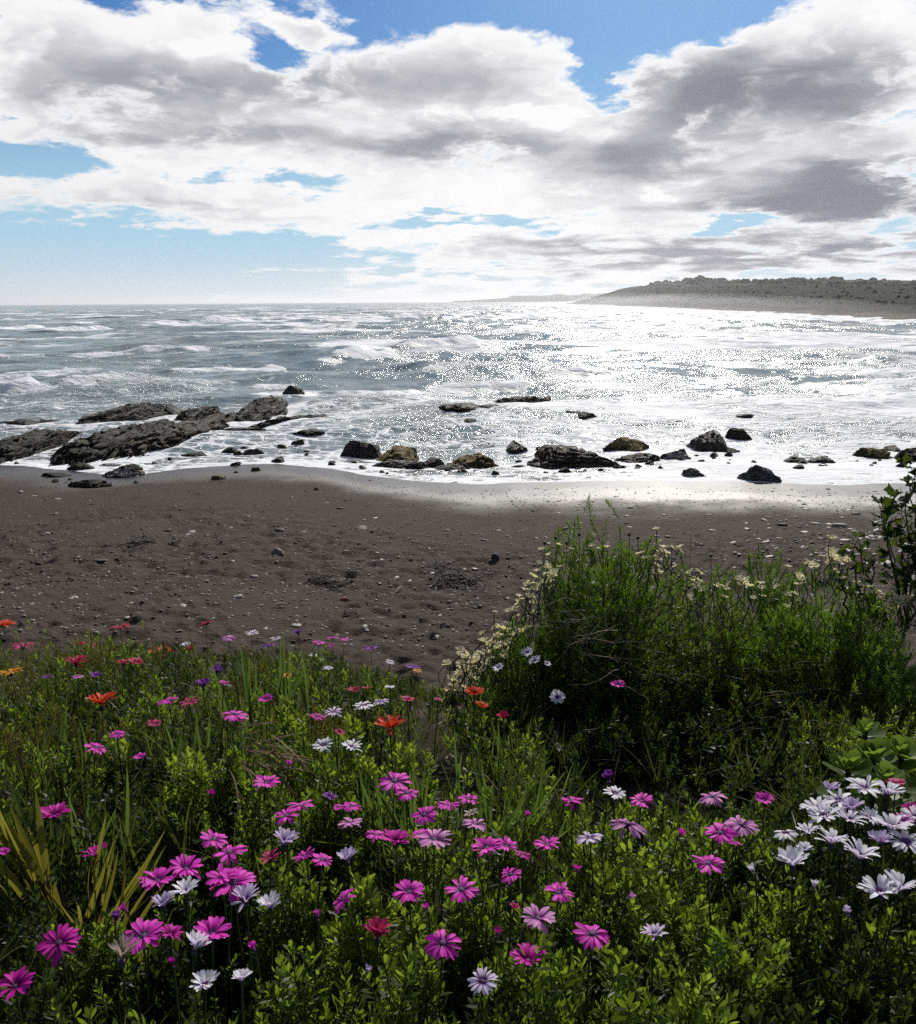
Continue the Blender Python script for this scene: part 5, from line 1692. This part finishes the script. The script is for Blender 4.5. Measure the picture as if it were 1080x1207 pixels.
 ('o', 492, 790, 13, 4, 'orange flower under the violet daisy at the end of the crest', None),
 ('w', 369, 772, 13, 4, 'small white daisy below the pink trio', None),
 ('w', 387, 787, 13, 3, 'small white daisy below and right of the first under the pink trio', None),
 ('w', 460, 780, 12, 3, 'small white daisy on the crest left of the violet and orange pair', None),
 ('w', 459, 809, 13, 2, 'small white daisy below the violet and orange pair, left', None),
 ('c', 417, 814, 14, 25, 'small red flower, left of the red pair in the grass at centre', None),
 ('c', 432, 812, 12, 20, 'small red flower, right of the red pair in the grass at centre', None),
 ('o', 338, 797, 13, 10, 'small orange flower in the grass right of the upright blades', None),
 ('w', 428, 832, 26, 4, 'pale side-on daisy with dark underside in the centre grass', None),
 ('l', 449, 827, 20, 0, 'thin pale daisy seen edge on behind the side-on pale one', None),
 ('l', 393, 840, 25, 8, 'lilac white daisy with purple underside in the centre grass', None),
 ('d', 374, 844, 21, 2, 'dusky pink edge-on daisy left of the lilac white one', None),
 ('w', 381, 879, 26, 14, 'white side-on daisy, left of the white pair in the centre', None),
 ('w', 414, 882, 27, 22, 'white side-on daisy, right of the white pair in the centre', None),
 ('r', 460, 860, 36, 36, 'large orange red gazania, the largest of them, in the centre', (0, .05)),
 ('k', 480, 826, 17, 30, 'dull pink red flower behind the large orange red gazania', None),
 ('r', 559, 820, 24, 34, 'orange gazania, upper one beside the flank of the shrub', None),
 ('r', 567, 834, 16, 38, 'red gazania just below the orange one beside the shrub', None),
 ('c', 594, 848, 16, 45, 'dark red flower in shade right of the gazania pair', None),
 ('k', 517, 826, 12, 20, 'small red flower at the lower end of the cream daisies', None),
 ('k', 400, 864, 12, 30, 'small reddish flower above the white pair in the centre', None),
]
for key, px, py, wpx, cup, lab, tl in FLOWERS:
    nm = {'r': 'gazania', 'o': 'gazania'}.get(key, 'daisy')
    cl = 'orange and red gazanias on the bank' if nm == 'gazania' else 'daisies on the bank'
    pos = None
    if px < 260 and py < 840 and key in 'rcok': wpx = max(wpx * 1.25, 14)
    if lab.startswith('tiny magenta daisy glowing'):
        pos = at_depth(px, py, 2.45)
    flower(key, px, py, wpx, cup, lab, tl, pos, nm, cl, lift=.012)

# white daisies hanging over the shaded side of the tall shrub
for px, py, wpx, tl, lab in ((622, 770, 17, (-.3, -.6), 'white daisy on the shaded flank of the shrub, upper of the leaning pair'), (631, 780, 18, (-.5, -.5), 'white daisy on the shaded flank of the shrub, lower of the leaning pair'),
                             (645, 783, 10, (.3, -.6), 'tiny white daisy right of the leaning pair on the shrub flank'), (657, 822, 19, (0, -1.6), 'single grey white daisy facing out of the shade under the shrub'), (588, 788, 15, (-.4, -.6), 'white daisy left of the leaning pair on the shrub flank')):
    flower('w', px, py, wpx, 18, lab, tl, at_depth(px, py, 2.55), 'daisy', 'white daisies on the shaded side of the shrub', stemoff=.03)

# small cream daisies crowding the sunny side of the shrubs
def cream(n, line, y0, y1, jit, wpx, label):
    L = np.array(line, float)
    s = np.r_[0, np.cumsum(np.hypot(*np.diff(L, axis=0).T))]
    for k in range(n):
        u = rv.uniform(0, s[-1])
        px, py = np.interp(u, s, L[:, 0]) + rv.normal(0, jit * 1.35), np.interp(u, s, L[:, 1]) + rv.normal(0, jit * 1.3)
        y = rv.uniform(y0, y1)
        flower('y', px, py, wpx * .82 * rv.uniform(.7, 1.25), rv.uniform(8, 44), label, (rv.normal(0, .45), rv.normal(-.1, .4)), at_depth(px, py, y), 'cream_daisy', label.split(',')[0], petals=13, stemoff=.03)
cream(96, [(528, 815), (548, 790), (575, 768), (606, 742)], 2.72, 2.95, 7, 14, 'cream daisies crowding the lower left flank of the shrub, above the sand')
cream(48, [(604, 722), (618, 702), (640, 684), (652, 668)], 2.75, 2.95, 6, 12, 'cream daisies up the left shoulder of the tall rounded shrub')
cream(16, [(762, 664), (785, 650), (775, 640)], 2.85, 3.0, 7, 15, 'cream daisies at the right of the crown of the tall rounded shrub')
cream(7, [(640, 655), (680, 640), (715, 628)], 2.95, 3.1, 5, 11, 'small cream daisies on the very top of the tall rounded shrub')
cream(26, [(790, 680), (840, 690), (880, 692), (910, 700)], 2.85, 3.05, 8, 14, 'cream daisies along the top of the thinning shrub')
cream(30, [(925, 700), (950, 672), (985, 660), (1000, 664)], 2.9, 3.1, 7, 15, 'cream daisies on the feathery shrub before the shelly sand')
cream(30, [(1000, 690), (1035, 700), (1060, 708), (1085, 712)], 2.8, 2.95, 7, 17, 'cream daisies at the right edge below the dark climber')
# closed buds and spent heads among the leaves
for px, py, wpx, ky in ((150, 1075, 12, 'm'), (205, 1140, 11, 'd'), (300, 1120, 11, 'm'), (375, 1085, 12, 'm'), (430, 1150, 12, 'l'), (505, 1075, 10, 'm'), (585, 1105, 11, 'd'), (680, 1030, 10, 'm'), (740, 1060, 11, 'p'), (800, 985, 10, 'm'), (890, 1030, 11, 'w'), (960, 1050, 12, 'w'), (1000, 1080, 12, 'l'), (620, 965, 9, 'm'), (340, 905, 9, 'm'), (250, 940, 9, 'd')):
    flower(ky, px, py, wpx, 78, 'closed daisy bud on a thin stem among the leaves', (rv.normal(0, .4), rv.normal(0, .4)), None, 'daisy_bud', 'closed daisy buds', petals=11, lift=-.01)
# thin seed heads standing up from the shrub top
for i, (px, py, h) in enumerate(((642, 640, 26), (655, 634, 20), (683, 630, 24), (742, 630, 24), (752, 634, 18), (792, 646, 22), (838, 655, 22), (668, 640, 16))):
    top = at_depth(px, py, 3.02); bot = at_depth(px - 2, py + h * 2.2, 3.02)
    t = thing('seed_head', tuple(bot), 'thin dark seed head on a bare stalk above the top of the tall shrubs', 'seed head', 'thin seed heads above the tall shrubs')
    part('stem', mesh_np('stem', *tube_np([(0, 0, 0), tuple((top - bot) * .5 + [.004, 0, 0]), tuple(top - bot)], .0013, 4), M_TWIG), t)
    part('seed_cup', CALYX, t, top - bot, None, .042)
